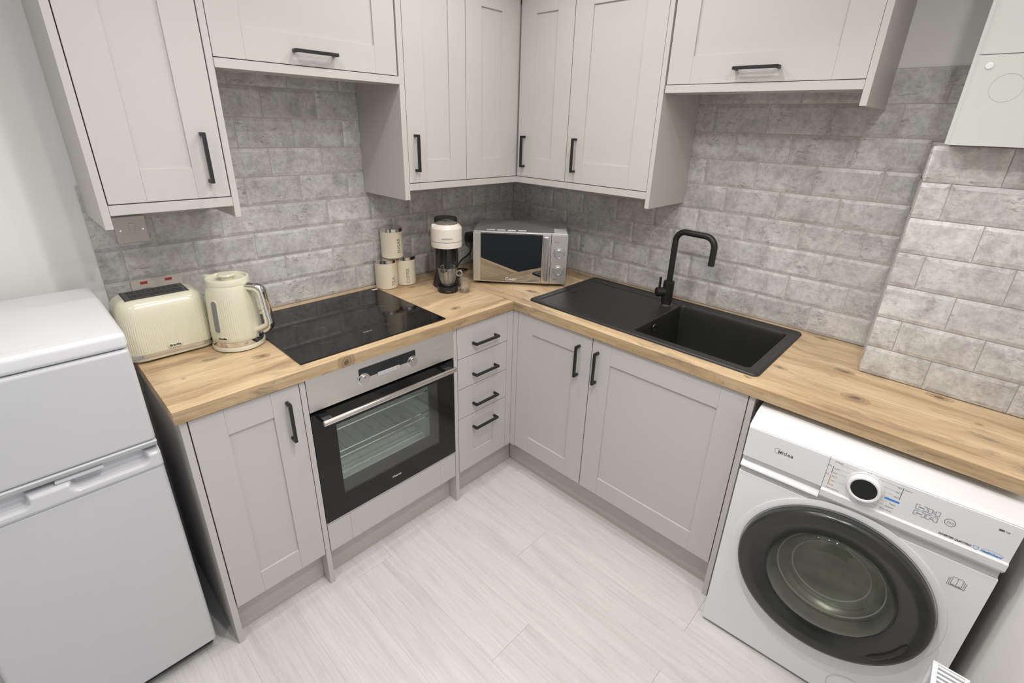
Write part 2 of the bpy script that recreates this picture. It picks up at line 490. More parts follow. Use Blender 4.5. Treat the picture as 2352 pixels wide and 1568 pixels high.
TILEMESH = {}
def tile_mesh(wd, ht, cl, cr):
    key = (round(wd, 4), round(ht, 4), cl, cr)
    if key in TILEMESH: return TILEMESH[key]
    bm = bmesh.new(); e, b, f = .0046, .0115, .0080
    bl = 0.0 if cl else min(b, wd/2); br = 0.0 if cr else min(b, wd/2)
    o0 = bm_loop(bm, [(0, 0, 0), (wd, 0, 0), (wd, 0, ht), (0, 0, ht)])
    o1 = bm_loop(bm, [(0, -(f if cl else e), 0), (wd, -(f if cr else e), 0), (wd, -(f if cr else e), ht), (0, -(f if cl else e), ht)])
    if cl or cr:
        for i, c in ((0, cl), (3, cl), (1, cr), (2, cr)):
            if c: o1[i].co.y = -e
    o2 = bm_loop(bm, [(bl, -f, b), (wd-br, -f, b), (wd-br, -f, ht-b), (bl, -f, ht-b)])
    bm_bridge(bm, o0, o1); bm_bridge(bm, o1, o2); bm.faces.new(o2)
    bmesh.ops.recalc_face_normals(bm, faces=bm.faces)
    me = bpy.data.meshes.new('tile'); bm.to_mesh(me); bm.free(); me.materials.append(TILE)
    TILEMESH[key] = me; return me

def lay_tiles(parent, org, rot, length, rows, pitch, offs, hidden=None, cutl=True, cutr=True):
    """rows: (z0, z1, phase); local X runs along the wall from org"""
    for z0, z1, ph in rows:
        o = offs[ph] % pitch
        xs = [0.0]; x = o
        while x < length-.004:
            if x > .004: xs.append(x)
            x += pitch
        xs.append(length)
        for a, b in zip(xs, xs[1:]):
            if hidden and hidden(a, b, z0, z1): continue
            g = .0011
            me = tile_mesh(b-a-2*g, z1-z0-2*g, a == 0.0 and cutl, b == length and cutr)
            t = bpy.data.objects.new('tile', me); COL.objects.link(t)
            t.parent = parent
            t.location = (org[0]+math.cos(rot)*(a+g), org[1]+math.sin(rot)*(a+g), z0+g)
            t.rotation_euler = (0, 0, rot)
RZ = [.911] + [.9105+.1022*i for i in range(1, 10)]
rows = [(RZ[i], RZ[i+1], i % 2) for i in range(9)]
# hob wall: X = x + 1.895 ; joints -1.423+.2025n (phase 0), -1.322 (phase 1)
def hidA(a, b, z0, z1):
    x0, x1 = a-1.895, b-1.895
    return (z0 > 1.40 and (x1 < -1.56 or x0 > -.92)) or z0 > 1.80
lay_tiles(wall_hob, (-1.895, .008), 0, 1.895, rows, .2025, (1.895-1.423, 1.895-1.322), hidA, True, True)
# sink wall: X = -y ; joints 1.606 (phase 0), 1.506 (phase 1)
def hidB(a, b, z0, z1): return z0 > 1.40 and b < 1.02
lay_tiles(wall_sink, (.008, 0), -PI/2, 1.806, rows[:7], .2025, (1.606, 1.506), hidB, True, False)
lay_tiles(wall_sink, (.008, 0), -PI/2, 2.06, rows[7:], .2025, (1.606, 1.506), hidB, True, True)
bed(wall_sink, .0032, .0078, -2.06, -1.806, 1.620, 1.83)
# boxing front: X = -y - 1.831
rz2 = [.912, 1.006, 1.106, 1.2095, 1.312, 1.414, 1.514, 1.611]
rows2 = [(rz2[i], rz2[i+1], i % 2) for i in range(7)]
lay_tiles(boxing, (BX-.0002, -1.8315), -PI/2, -1.8315-WALLD-.001, rows2, .193, (1.996-1.8315, 1.897-1.8315), None, True, True)
# boxing return
ra = math.atan2(-.024, -.24)
lay_tiles(boxing, (-.002, -1.8130), ra, .236, rows2, .2025, (.10, .0), None, True, True)

# ------------------------------------------------------------------ cabinets
def P(side, h, d, z): return Vector((h, -d, z)) if side == 'A' else Vector((-d, h, z))
def hbox(bm, side, h0, h1, d0, d1, z0, z1, bev=.0008, seg=2):
    if side == 'A': bm_box(bm, h0, h1, -d1, -d0, z0, z1, bev, seg)
    else: bm_box(bm, -d1, -d0, h0, h1, z0, z1, bev, seg)
def hpart(name, mat, parent, side, h0, h1, d0, d1, z0, z1, bev=.0008):
    bm = bmesh.new(); hbox(bm, side, h0, h1, d0, d1, z0, z1, bev); return finish(bm, name, mat, parent)

def handle(parent, side, h, z, d, vert=True, ln=.138):
    bm = bmesh.new(); s, so = .0048, .030
    if vert:
        hbox(bm, side, h-s, h+s, d+so-.010, d+so, z-ln/2, z+ln/2, .0008)
        for zz in (z-ln/2, z+ln/2-.0096): hbox(bm, side, h-s, h+s, d, d+so-.005, zz, zz+.0096, .0008)
    else:
        hbox(bm, side, h-ln/2, h+ln/2, d+so-.010, d+so, z-s, z+s, .0008)
        for hh in (h-ln/2, h+ln/2-.0096): hbox(bm, side, hh, hh+.0096, d, d+so-.005, z-s, z+s, .0008)
    return finish(bm, 'handle', BLACKM, parent)

SW = .0855
def shaker(parent, side, h0, h1, z0, z1, d, sw=SW, name='door', th=.020):
    bm = bmesh.new()
    hbox(bm, side, h0, h0+sw, d-th, d, z0, z1, .0009)
    hbox(bm, side, h1-sw, h1, d-th, d, z0, z1, .0009)
    hbox(bm, side, h0+sw, h1-sw, d-th, d-.0002, z0, z0+sw, .0009)
    hbox(bm, side, h0+sw, h1-sw, d-th, d-.0002, z1-sw, z1, .0009)
    o = finish(bm, name, CAB, parent)
    hpart('door_panel', CAB, o, side, h0+sw-.003, h1-sw+.003, d-th+.003, d-.0065, z0+sw-.003, z1-sw+.003, 0)
    return o

def carcass(parent, side, h0, h1, d0, d1, z0, z1, top=True):
    bm = bmesh.new(); t = .016
    hbox(bm, side, h0, h0+t, d0, d1, z0, z1, 0); hbox(bm, side, h1-t, h1, d0, d1, z0, z1, 0)
    hbox(bm, side, h0+t, h1-t, d0, d1, z0, z0+t, 0)
    hbox(bm, side, h0+t, h1-t, d0, d0+.008, z0+t, z1, 0)
    if top: hbox(bm, side, h0+t, h1-t, d0+.008, d1, z1-t, z1, 0)
    return finish(bm, 'carcass', CABIN, parent, smooth=False)

DF = .5905           # base door face, hob wall
ZT = .8705           # underside of worktop
# narrow base cabinet left of the oven
c = thing('base_cabinet', 'narrow taupe base cabinet at worktop end beside the white fridge freezer', 'cabinet', (-1.72, -.3, 0))
hpart('side_panel', CAB, c, 'A', -1.8845, -1.8665, .0, DF, 0, ZT)
carcass(c, 'A', -1.866, -1.565, .002, DF-.022, .150, ZT)
d_ = shaker(c, 'A', -1.8635, -1.5655, .153, .866, DF)
handle(d_, 'A', -1.6085, .7515, DF)
# oven housing
c = thing('oven_housing', 'taupe oven housing with drawer front strip under the built-in oven', 'cabinet', (-1.245, -.3, 0))
hpart('side_panel', CAB, c, 'A', -1.5635, -1.5460, .0, DF, 0, ZT)
hpart('side_panel', CAB, c, 'A', -.9465, -.9285, .0, DF, 0, ZT)
bm = bmesh.new()
for a, b in ((-1.5435, -1.4550), (-1.4548, -1.0335), (-1.0333, -.9490)): hbox(bm, 'A', a, b, DF-.02, DF, .149, .274, .0008)
finish(bm, 'filler_front', CAB, c)
hpart('shelf', CABIN, c, 'A', -1.5455, -.947, .002, DF-.024, .155, .171, 0)
# drawer unit
c = thing('drawer_unit', 'taupe four-drawer base unit in the corner right of the oven', 'cabinet', (-.78, -.3, 0))
carcass(c, 'A', -.928, -.626, .002, DF-.022, .150, ZT)
zs = [(.726, .866), (.5820, .7230), (.4355, .5790), (.1500, .4325)]
for i, (z0, z1) in enumerate(zs):
    bm = bmesh.new(); a, b = -.9255, -.6370; s1, s2 = -.8440, -.7195
    if i < 3:
        for p, q in ((a, s1), (s1, s2), (s2, b)): hbox(bm, 'A', p, q, DF-.02, DF, z0, z1, .0008)
        dr = finish(bm, 'drawer', CAB, c)
    else:
        bm.free(); dr = shaker(c, 'A', a, b, z0, z1, DF, .0815, 'drawer')
    handle(dr, 'A', -.7780, (.780, .634, .488, .366)[i], DF, False)
hpart('corner_post', CAB, c, 'A', -.6355, -.5986, DF-.02, DF, .149, .866)
# corner base cabinet (sink wall, first door)
DB = .5985
c = thing('corner_base_cabinet', 'taupe corner base cabinet with single door left of the sink cabinet', 'cabinet', (-.3, -.8, 0))
carcass(c, 'B', -1.020, -.626, .002, DB-.022, .150, ZT, False)
hpart('corner_post', CAB, c, 'B', -.6205, -.5906, DB-.02, DB, .149, .866)
d_ = shaker(c, 'B', -1.0195, -.6225, .155, .866, DB)
handle(d_, 'B', -.962, .7515, DB)
# sink base cabinet
c = thing('sink_base_cabinet', 'wide taupe base cabinet under the sink beside the washing machine', 'cabinet', (-.3, -1.32, 0))
carcass(c, 'B', -1.6145, -1.0215, .002, DB-.022, .150, ZT, False)
d_ = shaker(c, 'B', -1.6125, -1.0235, .155, .866, DB)
handle(d_, 'B', -1.0520, .7515, DB)
hpart('side_panel', CAB, c, 'B', -1.6335, -1.6155, .0, DB, 0, ZT)
# plinths
c = thing('plinth', 'taupe plinth board along the floor under the left narrow cabinet', 'plinth', (-1.7, -.53, 0), group=None)
hpart('board', PLINTH, c, 'A', -1.866, -1.564, .524, .5395, .012, .149); hpart('seal_strip', SEAL, c, 'A', -1.866, -1.564, .524, .5415, 0, .0118, .0005)
c = thing('plinth', 'taupe plinth board along the floor under the oven', 'plinth', (-1.25, -.53, 0))
hpart('board', PLINTH, c, 'A', -1.5455, -.947, .524, .5395, .012, .148); hpart('seal_strip', SEAL, c, 'A', -1.5455, -.947, .524, .5415, 0, .0118, .0005)
c = thing('plinth', 'taupe plinth board along the floor under the drawers', 'plinth', (-.75, -.53, 0))
hpart('board', PLINTH, c, 'A', -.928, -.5435, .524, .5395, .012, .149); hpart('seal_strip', SEAL, c, 'A', -.928, -.5445, .524, .5415, 0, .0118, .0005)
c = thing('plinth', 'long taupe plinth board along the floor under the sink doors', 'plinth', (-.53, -1.1, 0))
hpart('board', PLINTH, c, 'B', -1.615, -.5405, .5275, .5430, .012, .149); hpart('seal_strip', SEAL, c, 'B', -1.615, -.5425, .5275, .5440, 0, .0118, .0005)

# ---- wall units
DW = .310; WT = 2.150
def pelmet(parent, side, h0, h1, z0=1.3740, z1=1.4005, d=DW, depth=.020):
    return hpart('light_rail', CAB, parent, side, h0, h1, d-depth, d, z0, z1, .0008)
def cornice(parent, side, h0, h1):
    return hpart('cornice', CAB, parent, side, h0, h1, .002, DW+.045, WT+.001, WT+.05, .004)
c = thing('wall_cabinet', 'tall narrow taupe wall cabinet above the toaster', 'cabinet', (-1.72, -.15, 1.34))
hpart('side_panel', CAB, c, 'A', -1.886, -1.868, -.0075, DW, 1.3385, WT); hpart('side_panel', CAB, c, 'A', -1.5675, -1.5495, .001, DW, 1.3395, WT)
carcass(c, 'A', -1.868, -1.5675, .001, DW-.022, 1.403, WT)
d_ = shaker(c, 'A', -1.8655, -1.5705, 1.4035, WT-.002, DW); handle(d_, 'A', -1.6175, 1.515, DW)
pelmet(c, 'A', -1.8675, -1.568); cornice(c, 'A', -1.886, -1.5497)
# extractor cabinet
c = thing('wall_cabinet', 'wide taupe lift-up wall cabinet above the hob', 'cabinet', (-1.245, -.15, 1.75))
carcass(c, 'A', -1.549, -.9445, .001, DW-.022, 1.7800, WT)
d_ = shaker(c, 'A', -1.5475, -.9510, 1.7810, WT-.002, DW); handle(d_, 'A', -1.2545, 1.8195, DW, False)
hpart('light_rail', CAB, c, 'A', -1.549, -.9415, .20, DW+.003, 1.7535, 1.7785); cornice(c, 'A', -1.5490, -.9445)
# left corner run
c = thing('wall_cabinet', 'taupe single-door wall cabinet above the tea and sugar canisters', 'cabinet', (-.78, -.15, 1.34))
hpart('side_panel', CAB, c, 'A', -.9440, -.9210, .001, DW, 1.3385, WT)
carcass(c, 'A', -.9205, -.6245, .001, DW-.022, 1.403, WT)
d_ = shaker(c, 'A', -.9190, -.6250, 1.4035, WT-.002, DW); handle(d_, 'A', -.8870, 1.515, DW)
pelmet(c, 'A', -.9205, -.6240); cornice(c, 'A', -.9440, -.6240)
# corner
c = thing('corner_wall_cabinet', 'taupe corner wall cabinet with two angled doors above the microwave', 'cabinet', (-.15, -.15, 1.34))
bm = bmesh.new()
bm_box(bm, -.6225, -.001, -DW+.022, -.001, 1.403, WT); bm_box(bm, -DW+.022, -.001, -.6045, -DW+.022, 1.403, WT)
finish(bm, 'carcass', CABIN, c, smooth=False)
d_ = shaker(c, 'A', -.6225, -.3335, 1.4035, WT-.002, DW)
hpart('corner_post', CAB, c, 'A', -.3330, -.3105, DW-.02, DW-.001, 1.4035, WT-.002)
d_ = shaker(c, 'B', -.6040, -.3170, 1.4035, WT-.002, DW); handle(d_, 'B', -.3595, 1.515, DW)
pelmet(c, 'A', -.6238, -.2902); hpart('light_rail', CAB, c, 'B', -.6048, -.3105, DW-.020, DW, 1.3740, 1.4005)
bm = bmesh.new(); bm_box(bm, -.6235, -.002, -DW-.045, -.002, WT+.001, WT+.05, .004); bm_box(bm, -DW-.045, -.002, -.6045, -DW-.04, WT+.001, WT+.05, .004)
finish(bm, 'cornice', CAB, c)
c = thing('wall_cabinet', 'taupe single-door wall cabinet left of the mixer tap', 'cabinet', (-.15, -.82, 1.34))
hpart('side_panel', CAB, c, 'B', -1.0290, -1.0110, .001, DW, 1.3385, WT)
carcass(c, 'B', -1.0108, -.6055, .001, DW-.022, 1.403, WT)
d_ = shaker(c, 'B', -1.0095, -.6070, 1.4035, WT-.002, DW); handle(d_, 'B', -.6540, 1.515, DW)
pelmet(c, 'B', -1.0108, -.6050); cornice(c, 'B', -1.0290, -.6050)
c = thing('wall_cabinet', 'wide taupe lift-up wall cabinet above the sink next to the boiler', 'cabinet', (-.15, -1.34, 1.71))
hpart('side_panel', CAB, c, 'B', -1.6585, -1.6405, -.0075, DW+.001, 1.7080, WT)
carcass(c, 'B', -1.6400, -1.0300, .001, DW-.022, 1.7800, WT)
d_ = shaker(c, 'B', -1.6395, -1.0370, 1.7775, WT-.002, DW); handle(d_, 'B', -1.3410, 1.8175, DW, False)
hpart('light_rail', CAB, c, 'B', -1.6402, -1.0350, .20, DW+.002, 1.7505, 1.7755); cornice(c, 'B', -1.6585, -1.0295)

# ------------------------------------------------------------------ worktop
HT = .910
wt = thing('worktop', 'knotty oak-effect worktop running round the corner', 'worktop', (-.6, -.3, .872))
bm = bmesh.new(); bm_box(bm, -1.894, -.6095, -.5985, -.0005, .872, HT, .0006); finish(bm, 'worktop_section', WOOD_A, wt)
bm = bmesh.new()
SX0, SX1, SY0, SY1 = -.520, -.070, -1.590, -.655
for x0, x1, y0, y1 in ((-.6075, SX0, -2.234, -.0005), (SX1, -.0005, -2.234, -.0005), (SX0, SX1, SY1, -.0005), (SX0, SX1, -2.234, SY0)):
    bm_box(bm, x0, x1, y0, y1, .872, HT, 0)
bmesh.ops.remove_doubles(bm, verts=bm.verts, dist=.0001)
finish(bm, 'worktop_section', WOOD_B, wt, smooth=False)
boxpart('front_edge_strip', EDGE_A, wt, -1.894, -.6090, -.6000, -.5985, .872, HT-.0006, .0004)
boxpart('front_edge_strip', EDGE_B, wt, -.6090, -.6075, -2.234, -.6000, .872, HT-.0006, .0004)

# ------------------------------------------------------------------ oven
ov = thing('built_in_oven', 'stainless and black glass built-in oven under the hob', 'oven', (-1.246, -.3, .275))
OF = .5905
ox0, ox1 = -1.5445, -.9485
hpart('control_panel', STEEL, ov, 'A', ox0, ox1, .55, OF+.002, .7480, .8680, .0012)
bm = bmesh.new()                                  # cavity
for b_ in ((-1.505, -1.495, .10, .545, .33, .72), (-1.005, -.995, .10, .545, .33, .72), (-1.505, -.995, .10, .545, .322, .33), (-1.505, -.995, .10, .545, .72, .728), (-1.505, -.995, .095, .10, .322, .728)):
    hbox(bm, 'A', *b_, 0)
finish(bm, 'cavity', ENAMEL, ov, smooth=False)
for za in (.50, .62):
    bm = bmesh.new()
    for q in range(12): bm_cyl(bm, P('A', -1.49+q*.0436, .13, za), P('A', -1.49+q*.0436, .52, za), .0022, n=6)
    for dd in (.13, .52): bm_cyl(bm, P('A', -1.492, dd, za), P('A', -1.008, dd, za), .003, n=6)
    bm_tube(bm, bend_path([P('A', -1.492, .525, za+.001), P('A', -1.46, .535, za-.012), P('A', -1.04, .535, za-.012), P('A', -1.008, .525, za+.001)], .01, 4), .003, 6)
    finish(bm, 'wire_shelf', CHROME, ov)
dz0, dz1 = .2820, .7360
bm = bmesh.new(); wx0, wx1, wz0, wz1 = -1.4640, -1.0320, .3725, .6670
for b_ in ((ox0, wx0, .578, OF+.001, dz0, dz1), (wx1, ox1, .578, OF+.001, dz0, dz1), (wx0, wx1, .578, OF+.001, dz0, wz0), (wx0, wx1, .578, OF+.001, wz1, dz1)):
    hbox(bm, 'A', *b_, 0)
bmesh.ops.remove_doubles(bm, verts=bm.verts, dist=.0001)
od = finish(bm, 'oven_door', BGLASS, ov, smooth=False)
hpart('door_glass', OVENPANE, od, 'A', wx0, wx1, OF-.003, OF+.0008, wz0, wz1, 0)
bm = bmesh.new(); fx0, fx1, fz0, fz1 = -1.478, -1.052, .402, .655
for b_ in ((-1.53, fx0, .551, .556, .29, .73), (fx1, -.965, .551, .556, .29, .73), (fx0, fx1, .551, .556, .29, fz0), (fx0, fx1, .551, .556, fz1, .73)):
    hbox(bm, 'A', *b_, 0)
finish(bm, 'inner_frame', BPANEL, od, smooth=False)
hpart('trim_strip', SILVER, od, 'A', ox0, ox1, .575, OF+.0015, .2765, .2815, .0005)
bm = bmesh.new()
bm_tube(bm, [P('A', x, .641, .7225) for x in (-1.5250, -1.5245, -1.10, -.9755, -.9750)], [.0088, .0098, .0098, .0098, .0088], 20)
oh = finish(bm, 'handle', STEELP, od)
for x in (-1.505, -1.005):
    bm = bmesh.new(); hbox(bm, 'A', x-.016, x+.016, OF, .636, .7130, .7320, .003); finish(bm, 'handle_bracket', BPANEL, od)
bm = bmesh.new()
pp = rr_pts(.1165, .0200, .005, 4)
lo = bm_loop(bm, [P('A', -1.2475+x, OF+.0022, .8225+z) for x, z in pp]); hi = bm_loop(bm, [P('A', -1.2475+x, OF+.0030, .8225+z) for x, z in pp])
bm_bridge(bm, lo, hi); bm.faces.new(hi); bm.faces.new(lo)
dp = finish(bm, 'display_panel', BPANEL, ov)
hpart('button_strip', GREYP, dp, 'A', -1.2935, -1.2035, OF+.003, OF+.0045, .7925, .8065, .0006)
for x, s in ((-1.284, '/'), (-1.266, '<'), (-1.2485, 'o'), (-1.231, '>'), (-1.213, '%')):
    lettering(s, .011, INKLIGHT, dp, P('A', x, OF+.0047, .7995), (1, 0, 0), (0, 0, 1), name='button_mark')
for x in (-1.3480, -1.1475):
    bm = bmesh.new()
    mt = Matrix.Translation(Vector((x, -OF-.002, .8005))) @ Matrix.Rotation(PI/2, 4, 'X')
    bm_lathe(bm, [(.0222, 0), (.0222, .003), (.0205, .004)], 40, mtx=mt)
    kn = finish(bm, 'control_knob', CHROME, ov)
    bm = bmesh.new(); bm_lathe(bm, [(.0185, .004), (.0185, .010), (.0172, .0115)], 40, mtx=mt); finish(bm, 'knob_cap', STEELP, kn)
    bm = bmesh.new(); hbox(bm, 'A', x-.0012, x+.0012, OF+.0132, OF+.0140, .8080, .8150, 0); finish(bm, 'knob_mark', INKGREY, kn)
lettering('Hisense', .0125, INKW, od, P('A', -1.248, OF+.0016, .3295), (1, 0, 0), (0, 0, 1), bold=.0002)

# ------------------------------------------------------------------ hob
hb = thing('induction_hob', 'black glass hob set into the oak worktop', 'hob', (-1.25, -.30, HT))
bm = bmesh.new(); bm_box(bm, -1.5395, -.9605, -.5640, -.0480, HT+.0002, HT+.0052, .0015); hg = finish(bm, 'glass_top', BGLASS, hb)
for x, y, r in ((-1.39, -.17, .09), (-1.10, -.18, .072), (-1.39, -.40, .072), (-1.10, -.38, .105)):
    bm = bmesh.new(); bm_tube(bm, [(x+r*math.cos(2*PI*k/48), y+r*math.sin(2*PI*k/48), HT+.0052) for k in range(48)], .0004, 4, closed=True); finish(bm, 'zone_marking', DIM, hb)
lettering('beko', .017, INKLIGHT, hb, (-1.252, -.475, HT+.0053), (1, 0, 0), (0, 1, 0), extrude=.0001)
for i in range(9):
    bm = bmesh.new(); bm_box(bm, -1.39+i*.033, -1.378+i*.033, -.524, -.520, HT+.0052, HT+.0054); finish(bm, 'touch_mark', DIM, hb, smooth=False)
bm = bmesh.new(); bm_box(bm, -.992, -.966, -.082, -.068, HT+.0052, HT+.0055); finish(bm, 'sticker', STICK, hb, smooth=False)

# ------------------------------------------------------------------ sink
sk = thing('kitchen_sink', 'black composite inset sink with left-hand drainer', 'sink', (-.293, -1.12, HT))
sx0, sx1, sy0, sy1 = -.5500, -.0380, -1.6120, -.6330
def sd_rr(x, y, x0, x1, y0, y1, r):
    cx, cy = (x0+x1)/2, (y0+y1)/2
    qx, qy = abs(x-cx)-(x1-x0)/2+r, abs(y-cy)-(y1-y0)/2+r
    return math.hypot(max(qx, 0), max(qy, 0)) + min(max(qx, qy), 0) - r
def sst(a, b, x):
    t = min(1, max(0, (x-a)/(b-a))); return t*t*(3-2*t)
def sink_z(x, y):
    o = -sd_rr(x, y, sx0, sx1, sy0, sy1, .022)
    z = HT + .0005 + .0085*math.sqrt(max(0, 1-(1-min(1, max(0, o)/.009))**2))
    z -= .0022*sst(.016, .021, o)
    d = -sd_rr(x, y, -.522, -.105, -1.150, -.665, .012)
    z -= .0035*sst(0, .008, d) * (1 - .5*sst(-.30, -.15, x))
    b = -sd_rr(x, y, -.512, -.1020, -1.5740, -1.1370, .020)
    z -= .190*sst(0, .022, b)**1.0
    rdg = abs(x+.078)
    if y < -1.14: z -= .0015*(1-sst(.002, .006, rdg))
    return z
def lines(a, b, extra, step):
    n = int(abs(b-a)/step); L = [a+(b-a)*i/n for i in range(n+1)]
    for e0, e1, m in extra: L += [e0+(e1-e0)*i/m for i in range(m+1)]
    return sorted(set(round(v, 5) for v in L))
gx = lines(sx0, sx1, [(-.552+.002, -.528, 14), (-.514, -.486, 16), (-.126, -.100, 14), (-.084, -.072, 8), (-.060, -.038, 12)], .008)
gy = lines(sy0, sy1, [(sy0, sy0+.022, 12), (-1.576, -1.548, 14), (-1.161, -1.134, 16), (-.675, -.663, 8), (-.655, -.633, 12)], .008)
bm = bmesh.new(); grid = []
for x in gx:
    row = []
    for y in gy:
        px, py = x, y
        s = sd_rr(px, py, sx0, sx1, sy0, sy1, .022)
        if s > 0:
            for cx in (sx0+.022, sx1-.022):
                for cy in (sy0+.022, sy1-.022):
                    if (px-cx)*(1 if cx > -.3 else -1) > 0 and (py-cy)*(1 if cy > -1.1 else -1) > 0:
                        v = Vector((px-cx, py-cy)); v = v.normalized()*.022; px, py = cx+v.x, cy+v.y
        row.append(bm.verts.new((px, py, sink_z(px, py))))
    grid.append(row)
for i in range(len(gx)-1):
    for j in range(len(gy)-1):
        try: bm.faces.new((grid[i][j], grid[i+1][j], grid[i+1][j+1], grid[i][j+1]))
        except ValueError: pass
finish(bm, 'basin', SINKM, sk, ang=60)
bm = bmesh.new()
mt = Matrix.Translation(Vector((-.356, -1.1500, .885))) @ Matrix.Rotation(PI/2, 4, 'X')
bm_lathe(bm, [(.0155, 0), (.0155, .003), (.012, .0042), (.0095, .003)], 28, mtx=mt)
bm_box(bm, -.3575, -.3545, -1.1545, -1.1525, .874, .896)
finish(bm, 'overflow', CHROME, sk)
bm = bmesh.new(); bm_lathe(bm, [(.042, .7285), (.042, .732), (.034, .733), (.018, .7305)], 32, -.30, -1.355); finish(bm, 'waste', CHROME, sk)
bm = bmesh.new(); bm_box(bm, -.325, -.292, -.712, -.708, .9145, .9147); bm_box(bm, -.325, -.315, -.712, -.695, .9145, .9147); finish(bm, 'maker_mark', DIM, sk, smooth=False)

# ------------------------------------------------------------------ tap
TX, TY = -.138, -1.083
tp = thing('mixer_tap', 'matt black mixer tap with square-bent spout behind the sink', 'tap', (TX, TY, .9145))
bm = bmesh.new(); bm_lathe(bm, [(.0260, .9145), (.0260, .918), (.0245, .9185)], 32, TX, TY); finish(bm, 'base_ring', CHROME, tp)
bm = bmesh.new(); bm_lathe(bm, [(.0235, .9185), (.0235, 1.016), (.0225, 1.021), (.0120, 1.0215)], 36, TX, TY); finish(bm, 'body', BLACKM, tp)
bm = bmesh.new()
bm_tube(bm, bend_path([(TX, TY, 1.02), (TX, TY, 1.2405), (TX-.018, TY-.172, 1.2405), (TX-.018, TY-.172, 1.128)], .042, 10), .0125, 20)
finish(bm, 'spout', BLACKM, tp)
bm = bmesh.new()
lev = Vector((-.74, .67, 0)).normalized()
a = Vector((TX, TY, .972)); bm_tube(bm, [a+lev*.015, a+lev*.050, a+lev*.052], [.0205, .0205, .0185], 28)
lv = finish(bm, 'lever_hub', BLACKM, tp)
bm = bmesh.new(); p0 = a+lev*.040; bm_cyl(bm, p0+Vector((0, 0, .015)), p0+Vector((0, 0, .066)), .0052, n=16); finish(bm, 'lever', BLACKM, lv)

# ------------------------------------------------------------------ switch and sockets
fs = thing('fused_switch', 'white square fused switch plate on tiles under the left wall cabinet', 'switch', (-1.789, 0, 1.237))
bm = bmesh.new(); hbox(bm, 'A', -1.831, -1.7465, .0, .0085, 1.2375, 1.3225, .0025, 3); finish(bm, 'plate', SOCK, fs)
bm = bmesh.new(); hbox(bm, 'A', -1.7935, -1.7790, .0085, .0110, 1.2725, 1.3005, .0010); finish(bm, 'rocker', SOCK, fs)
bm = bmesh.new(); hbox(bm, 'A', -1.8030, -1.7720, .0085, .0098, 1.2545, 1.2680, .0006); finish(bm, 'fuse_carrier', SOCK, fs)
for x in (-1.8175, -1.7585):
    bm = bmesh.new(); bm_lathe(bm, [(.0032, 0), (.0032, .001), (.002, .0014)], 14, mtx=Matrix.Translation(Vector((x, -.0085, 1.2790))) @ Matrix.Rotation(PI/2, 4, 'X')); finish(bm, 'screw', CHROME, fs)
ds = thing('double_socket', 'white double wall socket with red switches behind the toaster', 'socket', (-1.757, 0, 1.027))
bm = bmesh.new(); hbox(bm, 'A', -1.8300, -1.6850, .0, .0090, 1.0270, 1.1130, .0020, 3); finish(bm, 'plate', SOCK, ds)
for x in (-1.7950, -1.7250):
    bm = bmesh.new(); hbox(bm, 'A', x-.0100, x+.0100, .0090, .0115, 1.0990, 1.1075, .0010); finish(bm, 'rocker', RED, ds)
pl = thing('plug', 'black plug in the double wall socket behind the toaster', 'plug', (-1.793, -.009, 1.04))
bm = bmesh.new(); bm_box(bm, -1.812, -1.774, -.045, -.0095, 1.042, 1.086, .010, 3); finish(bm, 'plug_body', BLACKP, pl)

# ------------------------------------------------------------------ toaster
to = thing('toaster', 'cream ribbed two-slice toaster beside the cream kettle', 'toaster', (-1.793, -.151, HT))
TCX, TCY, THX, THY = -1.7930, -.1510, .1260, .0880
def rr_loop(hx, hy, r, n):
    q, tot = resample(rr_pts(hx, hy, r, 10), n); return q, tot
NP = 780
def toaster_loop(bm, z, ins, rib, hx=THX, hy=THY, r=.052, sh=0):
    q, tot = rr_loop(hx-ins, hy-ins, max(.006, r-ins*.6), NP)
    L = []
    ctr = []
    for i, (x, y, s) in enumerate(q):
        m = 0.0
        if rib:
            nr = 130
            m = rib*math.cos(2*PI*nr*i/NP)
        nrm = Vector((x/ (hx), y/(hy))).normalized()
        L.append(bm.verts.new((TCX+x+nrm.x*m, TCY+y+nrm.y*m, z)))
    return L
bm = bmesh.new()
prof = [(.9400, .002, 0), (.9402, .0015, .0007), (.960, .001, .0006), (.985, .0018, .0006), (1.010, .003, .0006), (1.035, .0045, .0005), (1.055, .0060, .0003), (1.070, .0078, .0002), (1.084, .0105, 0), (1.092, .0150, 0), (1.0995, .0210, 0), (1.1040, .0285, 0), (1.1060, .0340, 0), (1.1065, .0360, 0)]
Ls = [toaster_loop(bm, *p) for p in prof]
for a, b in zip(Ls, Ls[1:]): bm_bridge(bm, a, b)
bm.faces.new(Ls[-1]); bm.faces.new(list(reversed(Ls[0])))
finish(bm, 'body', CREAM, to, ang=50)
bm = bmesh.new(); Ls = [toaster_loop(bm, z, i, 0) for z, i in ((.9280, .0020), (.9290, .0005), (.9395, .0005), (.9400, .0025))]
for a, b in zip(Ls, Ls[1:]): bm_bridge(bm, a, b)
bm.faces.new(Ls[-1]); bm.faces.new(list(reversed(Ls[0]))); finish(bm, 'chrome_band', CHROME, to)
bm = bmesh.new(); Ls = [toaster_loop(bm, z, i, 0) for z, i in ((.9160, .012), (.9180, .005), (.9278, .002))]
for a, b in zip(Ls, Ls[1:]): bm_bridge(bm, a, b)
bm.faces.new(Ls[-1]); bm.faces.new(list(reversed(Ls[0]))); finish(bm, 'base', CREAM, to)
for x in (-.085, .085):
    for y in (-.055, .055): boxpart('foot', CREAM, to, TCX+x-.014, TCX+x+.014, TCY+y-.010, TCY+y+.010, HT+.0003, .9165, .002)
bm = bmesh.new(); tx0, tx1, ty0, ty1 = -1.8760, -1.7140, -.1970, -.1050
